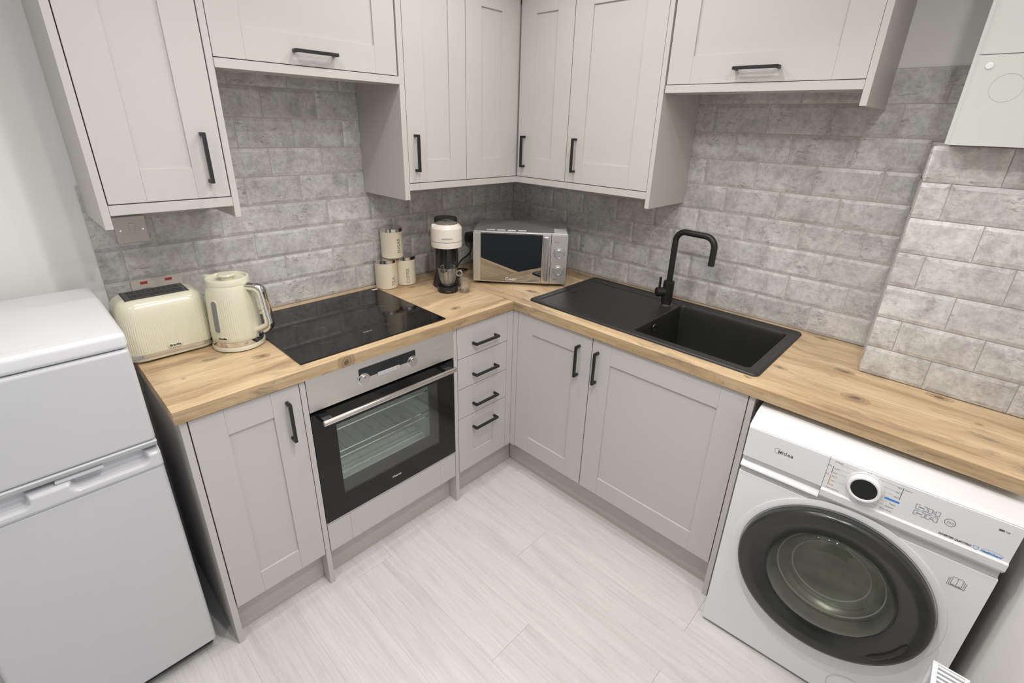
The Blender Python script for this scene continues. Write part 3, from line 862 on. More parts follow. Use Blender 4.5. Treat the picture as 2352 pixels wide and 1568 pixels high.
for b_ in ((tx0, tx1, ty0, ty0+.008), (tx0, tx1, ty1-.008, ty1), (tx0, tx0+.012, ty0+.008, ty1-.008), (tx1-.012, tx1, ty0+.008, ty1-.008), (tx0+.012, tx1-.012, -.155, -.147)):
    bm_box(bm, *b_, 1.1063, 1.1085, .0006)
finish(bm, 'slot_frame', principled('dark slot steel', (.10, .10, .10), .3, metal=.6), to)
bm = bmesh.new(); bm_box(bm, tx0-.003, tx1+.003, ty0-.003, ty1+.003, 1.1060, 1.1069, .0004); finish(bm, 'slot_tray', BLACKP, to)
bm = bmesh.new()
for yy in (-.182, -.168, -.134, -.120):
    for j in range(9): bm_cyl(bm, (tx0+.016+j*.0140, yy-.004, 1.1071), (tx0+.016+j*.0140+.008, yy+.003, 1.1071), .0009, n=5)
finish(bm, 'slot_wire', STEELP, to)
bm = bmesh.new()
pp = rr_pts(.0195, .0068, .0065, 6); bxc, bzc = -1.7900, .9520
lo = bm_loop(bm, [(bxc+x, TCY-THY-.0005, bzc+z) for x, z in pp]); hi = bm_loop(bm, [(bxc+x*.95, TCY-THY-.0022, bzc+z*.9) for x, z in pp])
bm_bridge(bm, lo, hi); bm.faces.new(hi); bm.faces.new(lo)
bd = finish(bm, 'badge', CREAM, to)
lettering('Breville', .0100, BLACKP, bd, (bxc, TCY-THY-.0025, bzc), (1, 0, 0), (0, 0, 1), bold=.00025)
bm = bmesh.new(); bm_box(bm, TCX+THX+.001, TCX+THX+.014, -.165, -.127, 1.000, 1.012, .003); finish(bm, 'lever', CHROME, to)

# ------------------------------------------------------------------ kettle
KX, KY = -1.6150, -.2660
ke = thing('kettle', 'cream ribbed electric kettle with chrome handle beside the hob', 'kettle', (KX, KY, HT))
bm = bmesh.new(); bm_lathe(bm, [(.073, HT+.0003), (.0795, HT+.004), (.0800, HT+.013), (.0782, HT+.0175)], 72, KX, KY); finish(bm, 'power_base', CREAM, ke)
bm = bmesh.new(); bm_lathe(bm, [(.0757, .9280), (.0771, .9285), (.0768, .9440), (.0750, .9445)], 72, KX, KY); finish(bm, 'chrome_band', CHROME, ke)
WINA = math.radians(-150)
def angd(a, b): return abs((a-b+PI) % (2*PI)-PI)
def krib(r, z, a):
    if z < .945 or z > 1.115: return r
    f = min(1, (1.115-z)/.03)
    f *= sst(.20, .34, angd(a, WINA)) * sst(.15, .28, angd(a, math.radians(-53)))
    return r + .00050*f*math.cos(76*a)
bm = bmesh.new()
bm_lathe(bm, [(.0750, .9446), (.0757, .9456), (.0756, .960), (.0750, .985), (.0740, 1.010), (.0728, 1.035), (.0714, 1.060), (.0700, 1.080), (.0687, 1.095), (.0676, 1.105), (.0664, 1.115), (.0650, 1.1250), (.0638, 1.1285)], 456, KX, KY, krib)
kb = finish(bm, 'body', CREAM, ke, ang=60)
bm = bmesh.new()
bm_lathe(bm, [(.0636, 1.1286), (.0645, 1.1305), (.0642, 1.1410), (.0622, 1.1475), (.0585, 1.1490), (.0545, 1.1470), (.0520, 1.1425), (.0380, 1.1395), (.0200, 1.1385)], 64, KX, KY)
rim = finish(bm, 'rim', CREAM, ke)
bm = bmesh.new()
bm_lathe(bm, [(.0180, 1.1386), (.0170, 1.1450), (.0175, 1.1500), (.0255, 1.1515), (.0270, 1.1545), (.0255, 1.1575), (.0190, 1.1590)], 40, KX, KY); finish(bm, 'lid_knob', CREAM, rim)
hd = Vector((math.cos(math.radians(-53)), math.sin(math.radians(-53)), 0)); hs = Vector((-hd.y, hd.x, 0))
def kp(r, z): return Vector((KX, KY, z)) + hd*r
bm = bmesh.new()                                  # spout lip, opposite the handle
sp = -hd
a = Vector((KX, KY, 0))
v = [a+sp*.056+hs*.024+Vector((0, 0, 1.1460)), a+sp*.056-hs*.024+Vector((0, 0, 1.1460)), a+sp*.0890+Vector((0, 0, 1.1510)), a+sp*.060+hs*.020+Vector((0, 0, 1.105)), a+sp*.060-hs*.020+Vector((0, 0, 1.105)), a+sp*.0690+Vector((0, 0, 1.103))]
V = bm_loop(bm, v)
for fc in ((0, 1, 2), (3, 5, 4), (0, 2, 5, 3), (1, 4, 5, 2), (0, 3, 4, 1)): bm.faces.new([V[i] for i in fc])
bmesh.ops.bevel(bm, geom=bm.edges[:], offset=.004, segments=2, affect='EDGES'); finish(bm, 'spout', CREAM, ke)
def strip(path, hw, th, side):                    # flat-section bar along a path in the handle plane
    bm = bmesh.new(); loops = []
    for i, p in enumerate(path):
        t = (path[min(i+1, len(path)-1)]-path[max(i-1, 0)]).normalized()
        nrm = hs.cross(t)
        loops.append(bm_loop(bm, [p+hs*(hw*math.cos(2*PI*k/16))+nrm*(th*math.sin(2*PI*k/16)) for k in range(16)]))
    for x, y in zip(loops, loops[1:]): bm_bridge(bm, x, y)
    bm.faces.new(list(reversed(loops[0]))); bm.faces.new(loops[-1]); return bm
inner = bend_path([kp(.056, 1.116), kp(.106, 1.112), kp(.117, .990), kp(.070, .966)], .022, 7)
kh = finish(strip(inner, .0125, .0085, 0), 'handle', CREAM, ke)
outer = bend_path([kp(.055, 1.128), kp(.115, 1.1275), kp(.1310, .982), kp(.104, .967)], .026, 7)
finish(strip(outer, .0150, .0070, 0), 'handle_trim', CHROME, kh)
bm = bmesh.new()
def surf(r, a, z): return (KX+r*math.cos(a), KY+r*math.sin(a), z)
def kr(z):
    pr = [(.945, .0757), (.985, .075), (1.01, .074), (1.035, .0728), (1.06, .0714), (1.08, .07), (1.1, .068), (1.12, .0658)]
    for (z0, r0), (z1, r1) in zip(pr, pr[1:]):
        if z <= z1: return r0+(r1-r0)*(z-z0)/(z1-z0)
    return .07
def wrap_pad(name, mat, parent, a0, zc, hw, hh, rad, raise_, k=1.0):
    bm = bmesh.new(); pp = rr_pts(hw, hh, rad, 8); q, _ = resample(pp, 60); lo = []; hi = []
    for x, z, s in q:
        zz = zc+z; r = kr(zz); aa = a0 + x/r
        lo.append(bm.verts.new(surf(r-.002, aa, zz))); hi.append(bm.verts.new(surf(r+raise_, a0+x*.93/r, zc+z*.97)))
    bm_bridge(bm, lo, hi)
    c0 = [bm.verts.new(surf(kr(zc+z*.97)+raise_, a0, zc+z*.97)) for x, z, s in q]
    for i in range(len(q)):
        j = (i+1) % len(q)
        try: bm.faces.new((hi[i], hi[j], c0[j], c0[i]))
        except ValueError: pass
    return finish(bm, name, mat, parent)
wf = wrap_pad('window_frame', CREAM, ke, WINA, 1.0330, .0120, .0570, .0115, .0016)
wrap_pad('water_window', GREYWIN, wf, WINA, 1.0330, .0096, .0540, .0094, .0024)
kbadge = wrap_pad('badge', CREAM, ke, math.radians(-141), .9600, .0155, .0055, .0053, .0020)
bt = text_bm('Breville', .0085, bold=.0002)
a0 = math.radians(-141)
for v_ in bt.verts:
    r = kr(.96)+.0022+v_.co.z; aa = a0+v_.co.x/r; v_.co = Vector(surf(r, aa, .9600+v_.co.y))
finish(bt, 'lettering', BLACKP, kbadge, smooth=False)
bm = bmesh.new(); b0 = kp(.0780, .9520); bm_box(bm, -.012, .006, -.013, .013, -.006, .006, .002, mtx=Matrix.Translation(b0) @ Matrix.Rotation(math.radians(-53), 4, 'Z')); finish(bm, 'power_switch', CHROME, ke)

# ------------------------------------------------------------------ canisters
def canister(name, label, cx, cy, z0, word, ang, zc, size, r=.0495, h=.1365):
    t = thing(name, label, 'canister', (cx, cy, z0), group='cream kitchen canisters')
    bm = bmesh.new(); bm_lathe(bm, [(r-.003, z0+.0003), (r, z0+.003), (r, z0+h-.0165)], 64, cx, cy); b = finish(bm, 'body', CREAMP, t)
    bm = bmesh.new(); bm_lathe(bm, [(r+.0005, z0+h-.0163), (r+.0012, z0+h-.0155), (r+.0012, z0+h-.002), (r-.001, z0+h), (r-.006, z0+h-.0008)], 64, cx, cy); finish(bm, 'lid', STEELP, t)
    bt = text_bm(word, size, extrude=.0002)
    a0 = math.radians(ang)
    for v in bt.verts:                            # text runs upward; its up direction points left
        rr = r+.0003+v.co.z; aa = a0 - v.co.y/rr
        v.co = Vector((cx+rr*math.cos(aa), cy+rr*math.sin(aa), zc+v.co.x))
    finish(bt, 'lettering', INKGREY, b, smooth=False)
canister('canister', 'cream tea canister with steel lid at the hob corner', -.9030, -.0590, HT, 'TEA', -82, HT+.035, .0235)
canister('canister', 'cream coffee canister with steel lid right of the tea canister', -.8030, -.0640, HT, 'COFFEE', -110, HT+.047, .0205)
canister('canister', 'cream sugar canister with steel lid stacked on the two others', -.8610, -.0560, HT+.1367, 'SUGAR', -85, HT+.1367+.058, .0215)

# ------------------------------------------------------------------ coffee machine
ca = math.atan2(-.6, .8)
cm = thing('coffee_machine', 'cream and black pod coffee machine left of the microwave', 'coffee machine', (-.732, -.297, HT), ca)
def loc_lathe(name, mat, parent, prof, cx, cy, n=48, rfun=None):
    bm = bmesh.new(); bm_lathe(bm, prof, n, cx, cy, rfun); return finish(bm, name, mat, parent, local=True)
loc_lathe('cup_support', BLACKP, cm, [(.038, .0005), (.046, .004), (.0475, .020), (.0465, .0265), (.043, .0275), (.042, .025), (.010, .0245)], 0, 0)
loc_lathe('base', BLACKP, cm, [(.066, .0005), (.068, .006), (.058, .05), (.052, .075), (.051, .080)], 0, .092)
col_ = loc_lathe('column', TANK, cm, [(.0520, .0802), (.0520, .2000)], 0, .085)
hdp = loc_lathe('head', IVORY, cm, [(.060, .2000), (.0690, .2015), (.0700, .2060), (.0700, .2270), (.0690, .2278), (.0690, .2292), (.0700, .2300), (.0700, .2840), (.0680, .2890), (.0540, .3030), (.0520, .3035)], 0, .045, 64)
loc_lathe('seam', BLACKP, hdp, [(.0693, .2279), (.0698, .2281), (.0698, .2290), (.0693, .2292)], 0, .045, 64)
lidp = loc_lathe('lid', TAUPEGLOSS, cm, [(.0520, .3030), (.0500, .3060), (.0380, .3110), (.0250, .3125)], 0, .045)
loc_lathe('button', CHROME, lidp, [(.0190, .3124), (.0190, .3138), (.0120, .3142), (.0080, .3125)], 0, .045)
loc_lathe('water_tank', TANK, cm, [(.050, .002), (.053, .01), (.053, .296), (.050, .300)], 0, .118)
loc_lathe('tank_lid', BLACKP, cm, [(.0535, .3002), (.0535, .3130), (.050, .3175)], 0, .118)
bm = bmesh.new(); bm_box(bm, -.0660, -.0350, .018, .040, .2890, .3040, .004); finish(bm, 'lid_lever', IVORY, cm, local=True)
loc_lathe('nozzle', BLACKP, cm, [(.020, .192), (.024, .1998)], 0, .020)
bt = text_bm('NESPRESSO', .0098, extrude=.0002)
for v in bt.verts:
    r = .0703+v.co.z; aa = -PI/2+(v.co.x)/r; v.co = Vector((r*math.cos(aa), .045+r*math.sin(aa), .2450+v.co.y))
finish(bt, 'lettering', INKGREY, hdp, local=True, smooth=False)
bt = text_bm('vertuo', .0080, extrude=.0002)
for v in bt.verts:
    r = .0478+v.co.z; aa = -PI/2+(v.co.x)/r; v.co = Vector((r*math.cos(aa), r*math.sin(aa), .0120+v.co.y))
finish(bt, 'lettering', INKLIGHT, cm, local=True, smooth=False)

# cable and plug behind it
pc = thing('power_cable', 'black looped power cable between coffee machine and microwave', 'cable', (-.50, -.12, HT))
bm = bmesh.new()
def smooth_path(pts, k=8):
    P_ = [Vector(p) for p in pts]; out = []
    for i in range(len(P_)-1):
        p0, p1, p2, p3 = P_[max(i-1, 0)], P_[i], P_[i+1], P_[min(i+2, len(P_)-1)]
        for j in range(k):
            t = j/k
            out.append(.5*((2*p1)+(p2-p0)*t+(2*p0-5*p1+4*p2-p3)*t*t+(3*p1-p0-3*p2+p3)*t**3))
    out.append(P_[-1]); return out
bm_tube(bm, smooth_path([(-.372, -.050, 1.045), (-.395, -.075, 1.005), (-.440, -.100, .990), (-.490, -.120, .985), (-.535, -.135, .962), (-.548, -.140, .936), (-.520, -.130, .925), (-.470, -.105, .9165), (-.440, -.095, .9145), (-.470, -.060, .9145), (-.560, -.100, .9145)]), .0038, 8)
finish(bm, 'cable', BLACKP, pc)
pg = thing('plug', 'black plug on the tiles left of the microwave', 'plug', (-.360, 0, 1.03))
bm = bmesh.new(); bm_box(bm, -.386, -.336, -.052, -.0095, 1.035, 1.092, .012, 3); finish(bm, 'plug_body', BLACKP, pg)
sk2 = thing('wall_socket', 'wall socket plate partly hidden behind the microwave', 'socket', (-.280, 0, 1.01))
bm = bmesh.new(); hbox(bm, 'A', -.352, -.206, 0, .009, 1.012, 1.098, .002); finish(bm, 'plate', SOCK, sk2)

# ------------------------------------------------------------------ glasses
def glass_vessel(name, label, x, y, z0, rb, rt, h, base, wall, handle_dir=None):
    t = thing(name, label, 'glass', (x, y, z0))
    def R(z): return rb + (rt-rb)*math.sin(min(1, z/h)*PI*.5)**1.0
    zs = [base+(h-base)*i/10 for i in range(11)]
    bm = bmesh.new(); bm_lathe(bm, [(R(z), z0+z) for z in zs], 48, x, y, cap0=False, cap1=False); w_ = finish(bm, 'wall', GLASS, t)
    bm = bmesh.new(); bm_lathe(bm, [(R(z)-wall, z0+z) for z in zs], 48, x, y, cap0=True, cap1=False); finish(bm, 'inner_wall', GLASS, t)
    bm = bmesh.new(); bm_lathe(bm, [(rb*.86, z0+.0004), (rb, z0+.003), (R(base), z0+base)], 48, x, y); finish(bm, 'base', GLASSB, t)
    bm = bmesh.new(); bm_tube(bm, [(x+(rt-wall/2)*math.cos(2*PI*k/48), y+(rt-wall/2)*math.sin(2*PI*k/48), z0+h) for k in range(48)], wall*.75, 8, closed=True); finish(bm, 'rim', GLASSB, t)
    if handle_dir is not None:
        d, hz, hr, tr = handle_dir
        d = Vector((d[0], d[1], 0)).normalized(); c0 = Vector((x, y, z0+hz)) + d*(R(hz)+hr*.82)
        bm = bmesh.new(); bm_tube(bm, [c0 + d*(hr*math.cos(2*PI*k/32)) + Vector((0, 0, hr*math.sin(2*PI*k/32))) for k in range(32)], tr, 10, closed=True); finish(bm, 'handle', GLASSB, t)
    return t
glass_vessel('glass_mug', 'clear glass coffee mug standing on the coffee machine tray', -.735, -.301, HT+.0278, .0255, .0445, .0860, .010, .0022, ((.75, -.66), .058, .0125, .0045))
sg = glass_vessel('espresso_glass', 'small clear espresso glass on the worktop beside the mug', -.6860, -.3610, HT, .0195, .0305, .0600, .009, .0020, ((.9, .3), .042, .009, .0035))

# ------------------------------------------------------------------ microwave
ma = math.atan2(-.7585, .6517)
mw = thing('microwave', 'silver microwave oven with mirrored door angled into the corner', 'microwave', (-.5650, -.2833, HT), ma)
MW, MD, M0, M1 = .4470, .318, .0150, .2555
bm = bmesh.new(); bm_box(bm, .0, MW, .012, MD, M0, M1, .004); body = finish(bm, 'casing', SILVER, mw, local=True)
for i in range(4): boxpart('top_pad', SILVER, body, .060+i*.050, .100+i*.050, .040, .085, M1-.0005, M1+.0022, .0015, True)
bm = bmesh.new(); bm_box(bm, MW-.066, MW-.006, .012, .120, M1+.0002, M1+.0012, .0003); finish(bm, 'foil_label', FOIL, body, local=True)
DXE = .3680
bm = bmesh.new()
for b_ in ((.001, .0370, M0, M1-.004), (.3280, DXE, M0, M1-.004)): bm_box(bm, b_[0], b_[1], -.010, .0115, b_[2], b_[3], .002)
dr = finish(bm, 'door', STEEL, mw, local=True)
bm = bmesh.new(); bm_box(bm, .0372, .3278, -.0085, .0110, M0+.0045, M1-.0080, .0006); finish(bm, 'door_glass', MIRROR, dr, local=True)
bm = bmesh.new(); bm_box(bm, .0372, .3278, -.0095, .0112, M0, M0+.0043, .0008); finish(bm, 'door_trim', CHROME, dr, local=True)
bm = bmesh.new(); bm_box(bm, .0372, .3278, -.0095, .0112, M1-.0078, M1-.0040, .0008); finish(bm, 'door_trim', CHROME, dr, local=True)
bm = bmesh.new(); bm_box(bm, .3330, .3580, -.0270, -.0190, M0+.012, M1-.012, .0045, 3)
bm_box(bm, .3370, .3540, -.020, -.0095, M0+.020, M0+.034); bm_box(bm, .3370, .3540, -.020, -.0095, M1-.034, M1-.020)
finish(bm, 'handle', STEELV, dr, local=True)
bm = bmesh.new(); bm_box(bm, DXE+.0015, MW-.0005, -.010, .0115, M0, M1-.004, .002); pn = finish(bm, 'control_panel', STEEL, mw, local=True)
for z, sweep in ((.1650, (-20, 200)), (.0830, (-200, 80))):
    cx = .4085
    rx = Matrix.Translation(Vector((cx, -.0102, z))) @ Matrix.Rotation(PI/2, 4, 'X')
    bm = bmesh.new(); bm_lathe(bm, [(.0235, 0), (.0235, .002), (.0228, .0026)], 40, mtx=rx); kn = finish(bm, 'knob', SILVER, mw, local=True)
    bm = bmesh.new(); bm_lathe(bm, [(.0205, .002), (.0205, .018), (.0190, .0195), (.0160, .0195), (.0150, .0185)], 40, mtx=rx); finish(bm, 'knob_cap', SILVER, kn, local=True)
    bm = bmesh.new()
    for q in range(9):
        a = math.radians(sweep[0]+(sweep[1]-sweep[0])*q/8)
        a2 = a+math.radians(14)
        pts_ = [Vector((cx+.0262*math.cos(a+(a2-a)*k/4), -.0105, z+.0262*math.sin(a+(a2-a)*k/4))) for k in range(5)]
        bm_tube(bm, pts_, .0009, 5)
    finish(bm, 'scale_mark', INKGREY, pn, local=True)
lettering('Power', .0085, INKGREY, pn, (.3960, -.0106, .2180), (1, 0, 0), (0, 0, 1), local=True)
lettering('Timer', .0085, INKGREY, pn, (.3960, -.0106, .0385), (1, 0, 0), (0, 0, 1), local=True)
lettering('C', .0200, INKW, dr, (.1625, -.0088, .0305), (1, 0, 0), (0, 0, 1), local=True, shear=.2, bold=.0006)
lettering('ANDY', .0130, INKW, dr, (.1905, -.0088, .0285), (1, 0, 0), (0, 0, 1), local=True, shear=.2, bold=.0005)
for x in (.03, MW-.03):
    for y in (.035, MD-.03):
        bm = bmesh.new(); bm_lathe(bm, [(.013, .0004), (.015, M0+.001)], 16, x, y); finish(bm, 'foot', BLACKP, mw, local=True)

# ------------------------------------------------------------------ fridge freezer
fx0, fx1, fyb = -2.3580, -1.9330, -.075
fr = thing('fridge_freezer', 'white upright fridge freezer left of the worktop', 'fridge', ((fx0+fx1)/2, -.30, 0))
FFR = -.560
bm = bmesh.new(); bm_box(bm, fx0+.003, fx1-.003, FFR+.055, fyb, .035, 1.095, .006); finish(bm, 'cabinet', WHITEA, fr)
bm = bmesh.new(); bm_box(bm, fx0, fx1, FFR+.0005, fyb-.002, 1.0965, 1.1380, .012, 4); tpan = finish(bm, 'top_panel', WHITEP, fr)
bm = bmesh.new(); bm_box(bm, fx0+.030, fx1-.034, FFR+.035, fyb-.025, 1.1380, 1.1392, .0006); finish(bm, 'top_inset', WHITEP, tpan)
bm = bmesh.new(); bm_box(bm, fx0+.001, fx1-.001, FFR, FFR+.050, .8300, 1.0950, .010, 4); fd = finish(bm, 'freezer_door', FRIDGE, fr)
bm = bmesh.new(); prof = [(FFR+.003, .8300), (FFR-.001, .8270), (FFR+.001, .8230), (FFR+.012, .8085), (FFR+.020, .8045), (FFR+.048, .8040), (FFR+.048, .8300)]
lo = bm_loop(bm, [(fx0+.002, y, z) for y, z in prof]); hi = bm_loop(bm, [(fx1-.002, y, z) for y, z in prof]); bm_bridge(bm, lo, hi); bm.faces.new(lo); bm.faces.new(hi)
finish(bm, 'door_trim', FRTRIM, fd)
bm = bmesh.new(); bm_box(bm, fx0+.006, fx1-.006, FFR+.034, FFR+.050, .7660, .8038, .001); finish(bm, 'grip_recess', FRTRIM, fd)
boxpart('grip_tab', FRTRIM, fd, -2.143, -2.050, FFR+.006, FFR+.03, .7985, .8060, .002)
bm = bmesh.new(); bm_box(bm, fx0+.001, fx1-.001, FFR, FFR+.050, .0480, .7500, .010, 4); ld = finish(bm, 'fridge_door', FRIDGE, fr)
# scooped grip rail along the top of the lower door
bm = bmesh.new(); grid = []
nx_, nz_ = 120, 22
def scoop(x, z):
    t = 0.0
    for a, b in ((-2.120, -1.960), (-2.345, -2.190)):
        s = sd_rr(x, z, a, b, .7655, .830, .020)
        t = max(t, sst(0, .009, -s))
    edge = min(x-fx0, fx1-x)
    y = FFR-.004 + .036*t + .010*(1-math.sqrt(max(0, 1-(1-min(1, edge/.012))**2)))
    y += .004*(1-sst(0, .008, z-.748)) + .006*sst(.789, .7975, z)*(1-t)
    return y
for i in range(nx_+1):
    x = fx0+.001+(fx1-fx0-.002)*i/nx_; row = []
    for j in range(nz_+1):
        z = .748+(.7975-.748)*j/nz_
        row.append(bm.verts.new((x, scoop(x, z), z)))
    row.append(bm.verts.new((x, FFR+.049, .7975)))
    grid.append(row)
for i in range(nx_):
    for j in range(nz_+1): bm.faces.new((grid[i][j], grid[i+1][j], grid[i+1][j+1], grid[i][j+1]))
finish(bm, 'grip_rail', FRTRIM, ld, ang=60)
bm = bmesh.new(); bm_box(bm, fx0+.01, fx1-.01, FFR+.03, fyb-.02, .012, .046, .002); finish(bm, 'kick_plate', BLACKP, fr)
for x in (fx0+.04, fx1-.04):
    for y in (FFR+.06, fyb-.06):
        bm = bmesh.new(); bm_lathe(bm, [(.016, .0004), (.016, .013)], 16, x, y); finish(bm, 'foot', BLACKP, fr)

# ------------------------------------------------------------------ washing machine
wa = math.atan2(-.998251, .05911808)
wm = thing('washing_machine', 'white front-loading washing machine with large dark round door', 'washing machine', (-.700, -1.659, 0), wa)
WW = .594
DU, DZ = .2960, .4250
bm = bmesh.new()                                  # casing with a round door opening in its front
NR = 96; cu0, cu1, cz0, cz1 = .001, WW-.001, .014, .664
def rect_hit(a):
    dx, dz = math.cos(a), math.sin(a); t = 9.0
    if dx > 1e-9: t = min(t, (cu1-DU)/dx)
    if dx < -1e-9: t = min(t, (cu0-DU)/dx)
    if dz > 1e-9: t = min(t, (cz1-DZ)/dz)
    if dz < -1e-9: t = min(t, (cz0-DZ)/dz)
    return DU+dx*t, DZ+dz*t
ang_ = sorted([2*PI*i/NR for i in range(NR)] + [math.atan2(z-DZ, u-DU) % (2*PI) for u in (cu0, cu1) for z in (cz0, cz1)])
hole = bm_loop(bm, [(DU+.166*math.cos(a), .004, DZ+.166*math.sin(a)) for a in ang_])
inn = bm_loop(bm, [(DU+.166*math.cos(a), .030, DZ+.166*math.sin(a)) for a in ang_])
out = bm_loop(bm, [(rect_hit(a)[0], .004, rect_hit(a)[1]) for a in ang_])
bk = bm_loop(bm, [(rect_hit(a)[0], .415, rect_hit(a)[1]) for a in ang_])
bm_bridge(bm, inn, hole); bm_bridge(bm, hole, out); bm_bridge(bm, out, bk); bm.faces.new(bk)
finish(bm, 'casing', WHITEA, wm, local=True, ang=25)
bm = bmesh.new()                                  # recessed band between casing and fascia
bm_box(bm, .003, WW-.003, .008, .415, .6645, .6870, .002); finish(bm, 'band', GREYP, wm, local=True)
def fascia(bm, u0, u1):
    prof = [(.006, .6870), (-.006, .7010), (-.0075, .7210), (-.0010, .7245), (-.0010, .8230), (.004, .8265), (.03, .8255), (.03, .6870)]
    lo = bm_loop(bm, [(u0, y, z) for y, z in prof]); hi = bm_loop(bm, [(u1, y, z) for y, z in prof])
    bm_bridge(bm, lo, hi); bm.faces.new(lo); bm.faces.new(hi)
bm = bmesh.new(); fascia(bm, .2105, WW-.001); fas = finish(bm, 'control_panel', WHITEP, wm, local=True, ang=25)
bm = bmesh.new()
prof = [(.006, .6875), (.000, .6890), (-.001, .6930), (.012, .7030), (.013, .7190), (-.0010, .7255), (-.0010, .8230), (.004, .8265), (.03, .8265), (.03, .6875)]
lo = bm_loop(bm, [(.001, y, z) for y, z in prof]); hi = bm_loop(bm, [(.2095, y, z) for y, z in prof]); bm_bridge(bm, lo, hi); bm.faces.new(lo); bm.faces.new(hi)
bm_box(bm, .001, .2095, -.0030, .006, .6875, .6915, .0012)
drw = finish(bm, 'detergent_drawer', WHITEP, wm, local=True, ang=25)
bm = bmesh.new()                                  # top: sloping front edge then flat worktop
prof = [(.0005, .8258), (.010, .8330), (.060, .8480), (.090, .8500), (.420, .8500), (.420, .8268)]
lo = bm_loop(bm, [(0, y, z) for y, z in prof]); hi = bm_loop(bm, [(WW, y, z) for y, z in prof]); bm_bridge(bm, lo, hi); bm.faces.new(lo); bm.faces.new(hi)
tpn = finish(bm, 'top_panel', WHITEP, wm, local=True, ang=20)
bm = bmesh.new(); bm_box(bm, .045, WW-.045, .095, .39, .8496, .8506, .0004); finish(bm, 'top_inset', WHITEA, tpn, local=True)
ry = Matrix.Translation(Vector((DU, 0, DZ))) @ Matrix.Rotation(PI/2, 4, 'X')
bm = bmesh.new(); bm_lathe(bm, [(.262, -.001), (.262, .0045), (.250, .006), (.244, .0055)], 96, cap0=False, cap1=False, mtx=Matrix.Translation(Vector((DU, .006, DZ))) @ Matrix.Rotation(PI/2, 4, 'X')); finish(bm, 'door_surround', WHITEA, wm, local=True)
bm = bmesh.new(); bm_lathe(bm, [(.2400, .002), (.2410, .018), (.2370, .0275), (.2290, .0305), (.2080, .0315), (.2000, .0290), (.1780, .0190), (.1620, .0130)], 96, cap0=False, cap1=False, mtx=ry); dg = finish(bm, 'door_ring', DARKRING, wm, local=True, ang=60)
bm = bmesh.new(); bm_lathe(bm, [(.1625, .013), (.1600, .020), (.150, .030), (.125, .036), (.090, .041), (.045, .0435), (.012, .044)], 80, cap0=False, mtx=ry); finish(bm, 'door_glass', WMPANE, dg, local=True, ang=80)
bm = bmesh.new(); bm_lathe(bm, [(.1620, .012), (.158, -.02), (.150, -.055), (.120, -.085), (.06, -.095), (.01, -.097)], 80, cap0=False, mtx=ry); finish(bm, 'glass_bowl', DRUM, dg, local=True, ang=80)
bm = bmesh.new()
for rr_, yy in ((.1365, -.030), (.100, -.050)):
    bm_tube(bm, [ry @ Vector((rr_*math.cos(2*PI*k/64), rr_*math.sin(2*PI*k/64), yy)) for k in range(64)], .0022, 6, closed=True)
finish(bm, 'drum_rib', GREYP, dg, local=True)
bm = bmesh.new()                                  # finger grip on the ring
pts_ = [ry @ Vector((.207*math.cos(math.radians(a)), .207*math.sin(math.radians(a)), .0310)) for a in range(-48, -8, 4)]
bm_tube(bm, pts_, [.003]+[.008]*8+[.003], 8, flat=1.0); finish(bm, 'door_grip', BLACKP, dg, local=True)
CU, CZ = .2985, .7770
rd = Matrix.Translation(Vector((CU, 0, CZ))) @ Matrix.Rotation(PI/2, 4, 'X')
bm = bmesh.new(); bm_lathe(bm, [(.0415, .0005), (.0415, .0045), (.0395, .0055)], 64, mtx=rd); dl = finish(bm, 'dial', WHITEP, wm, local=True)
bm = bmesh.new(); bm_lathe(bm, [(.0370, .0055), (.0362, .0200), (.0345, .0218), (.0310, .0218), (.0290, .0195)], 64, mtx=rd); finish(bm, 'dial_rim', WHITEA, dl, local=True)
bm = bmesh.new(); bm_lathe(bm, [(.0290, .0192), (.0286, .0199), (.020, .0201)], 64, mtx=rd); finish(bm, 'dial_display', BGLASS, dl, local=True)
FY = -.0013
def fline(bm, u0, z0, u1, z1, r=.0004):
    bm_cyl(bm, (u0, FY, z0), (u1, FY, z1), r, n=4)
def ink(name, mat, segs, r=.0004, parent=None):
    bm = bmesh.new()
    for s in segs: fline(bm, *s, r)
    return finish(bm, name, mat, parent or fas, local=True, smooth=False)
ink('scale_bar', INKO, [(.2225, .7725, .2225, .7400)], .0008)
ink('scale_bar', INKGREY, [(.2225, .8010, .2225, .7790), (.3725, .8130, .3725, .7775)], .0007)
ink('guide_line', INKLIGHT, [(.236, .8120, .277, .8120), (.232, .7975, .263, .7975), (.232, .7835, .258, .7835), (.236, .7575, .256, .7575), (.320, .8120, .362, .8120), (.334, .7975, .362, .7975), (.338, .7835, .358, .7835), (.338, .7580, .352, .7580), (.333, .7460, .345, .7460), (.325, .7350, .338, .7350)], .0002)
bm = bmesh.new(); bm_box(bm, .3440, .3755, FY-.0003, FY+.0003, .7650, .7705, .0002); finish(bm, 'blue_bar', INKB, fas, local=True)
def wtxt(s, u, z, size, mat=INKGREY, **kw):
    return lettering(s, size, mat, kw.pop('parent', fas), (u, FY, z), (1, 0, 0), (0, 0, 1), local=True, extrude=.0002, **kw)
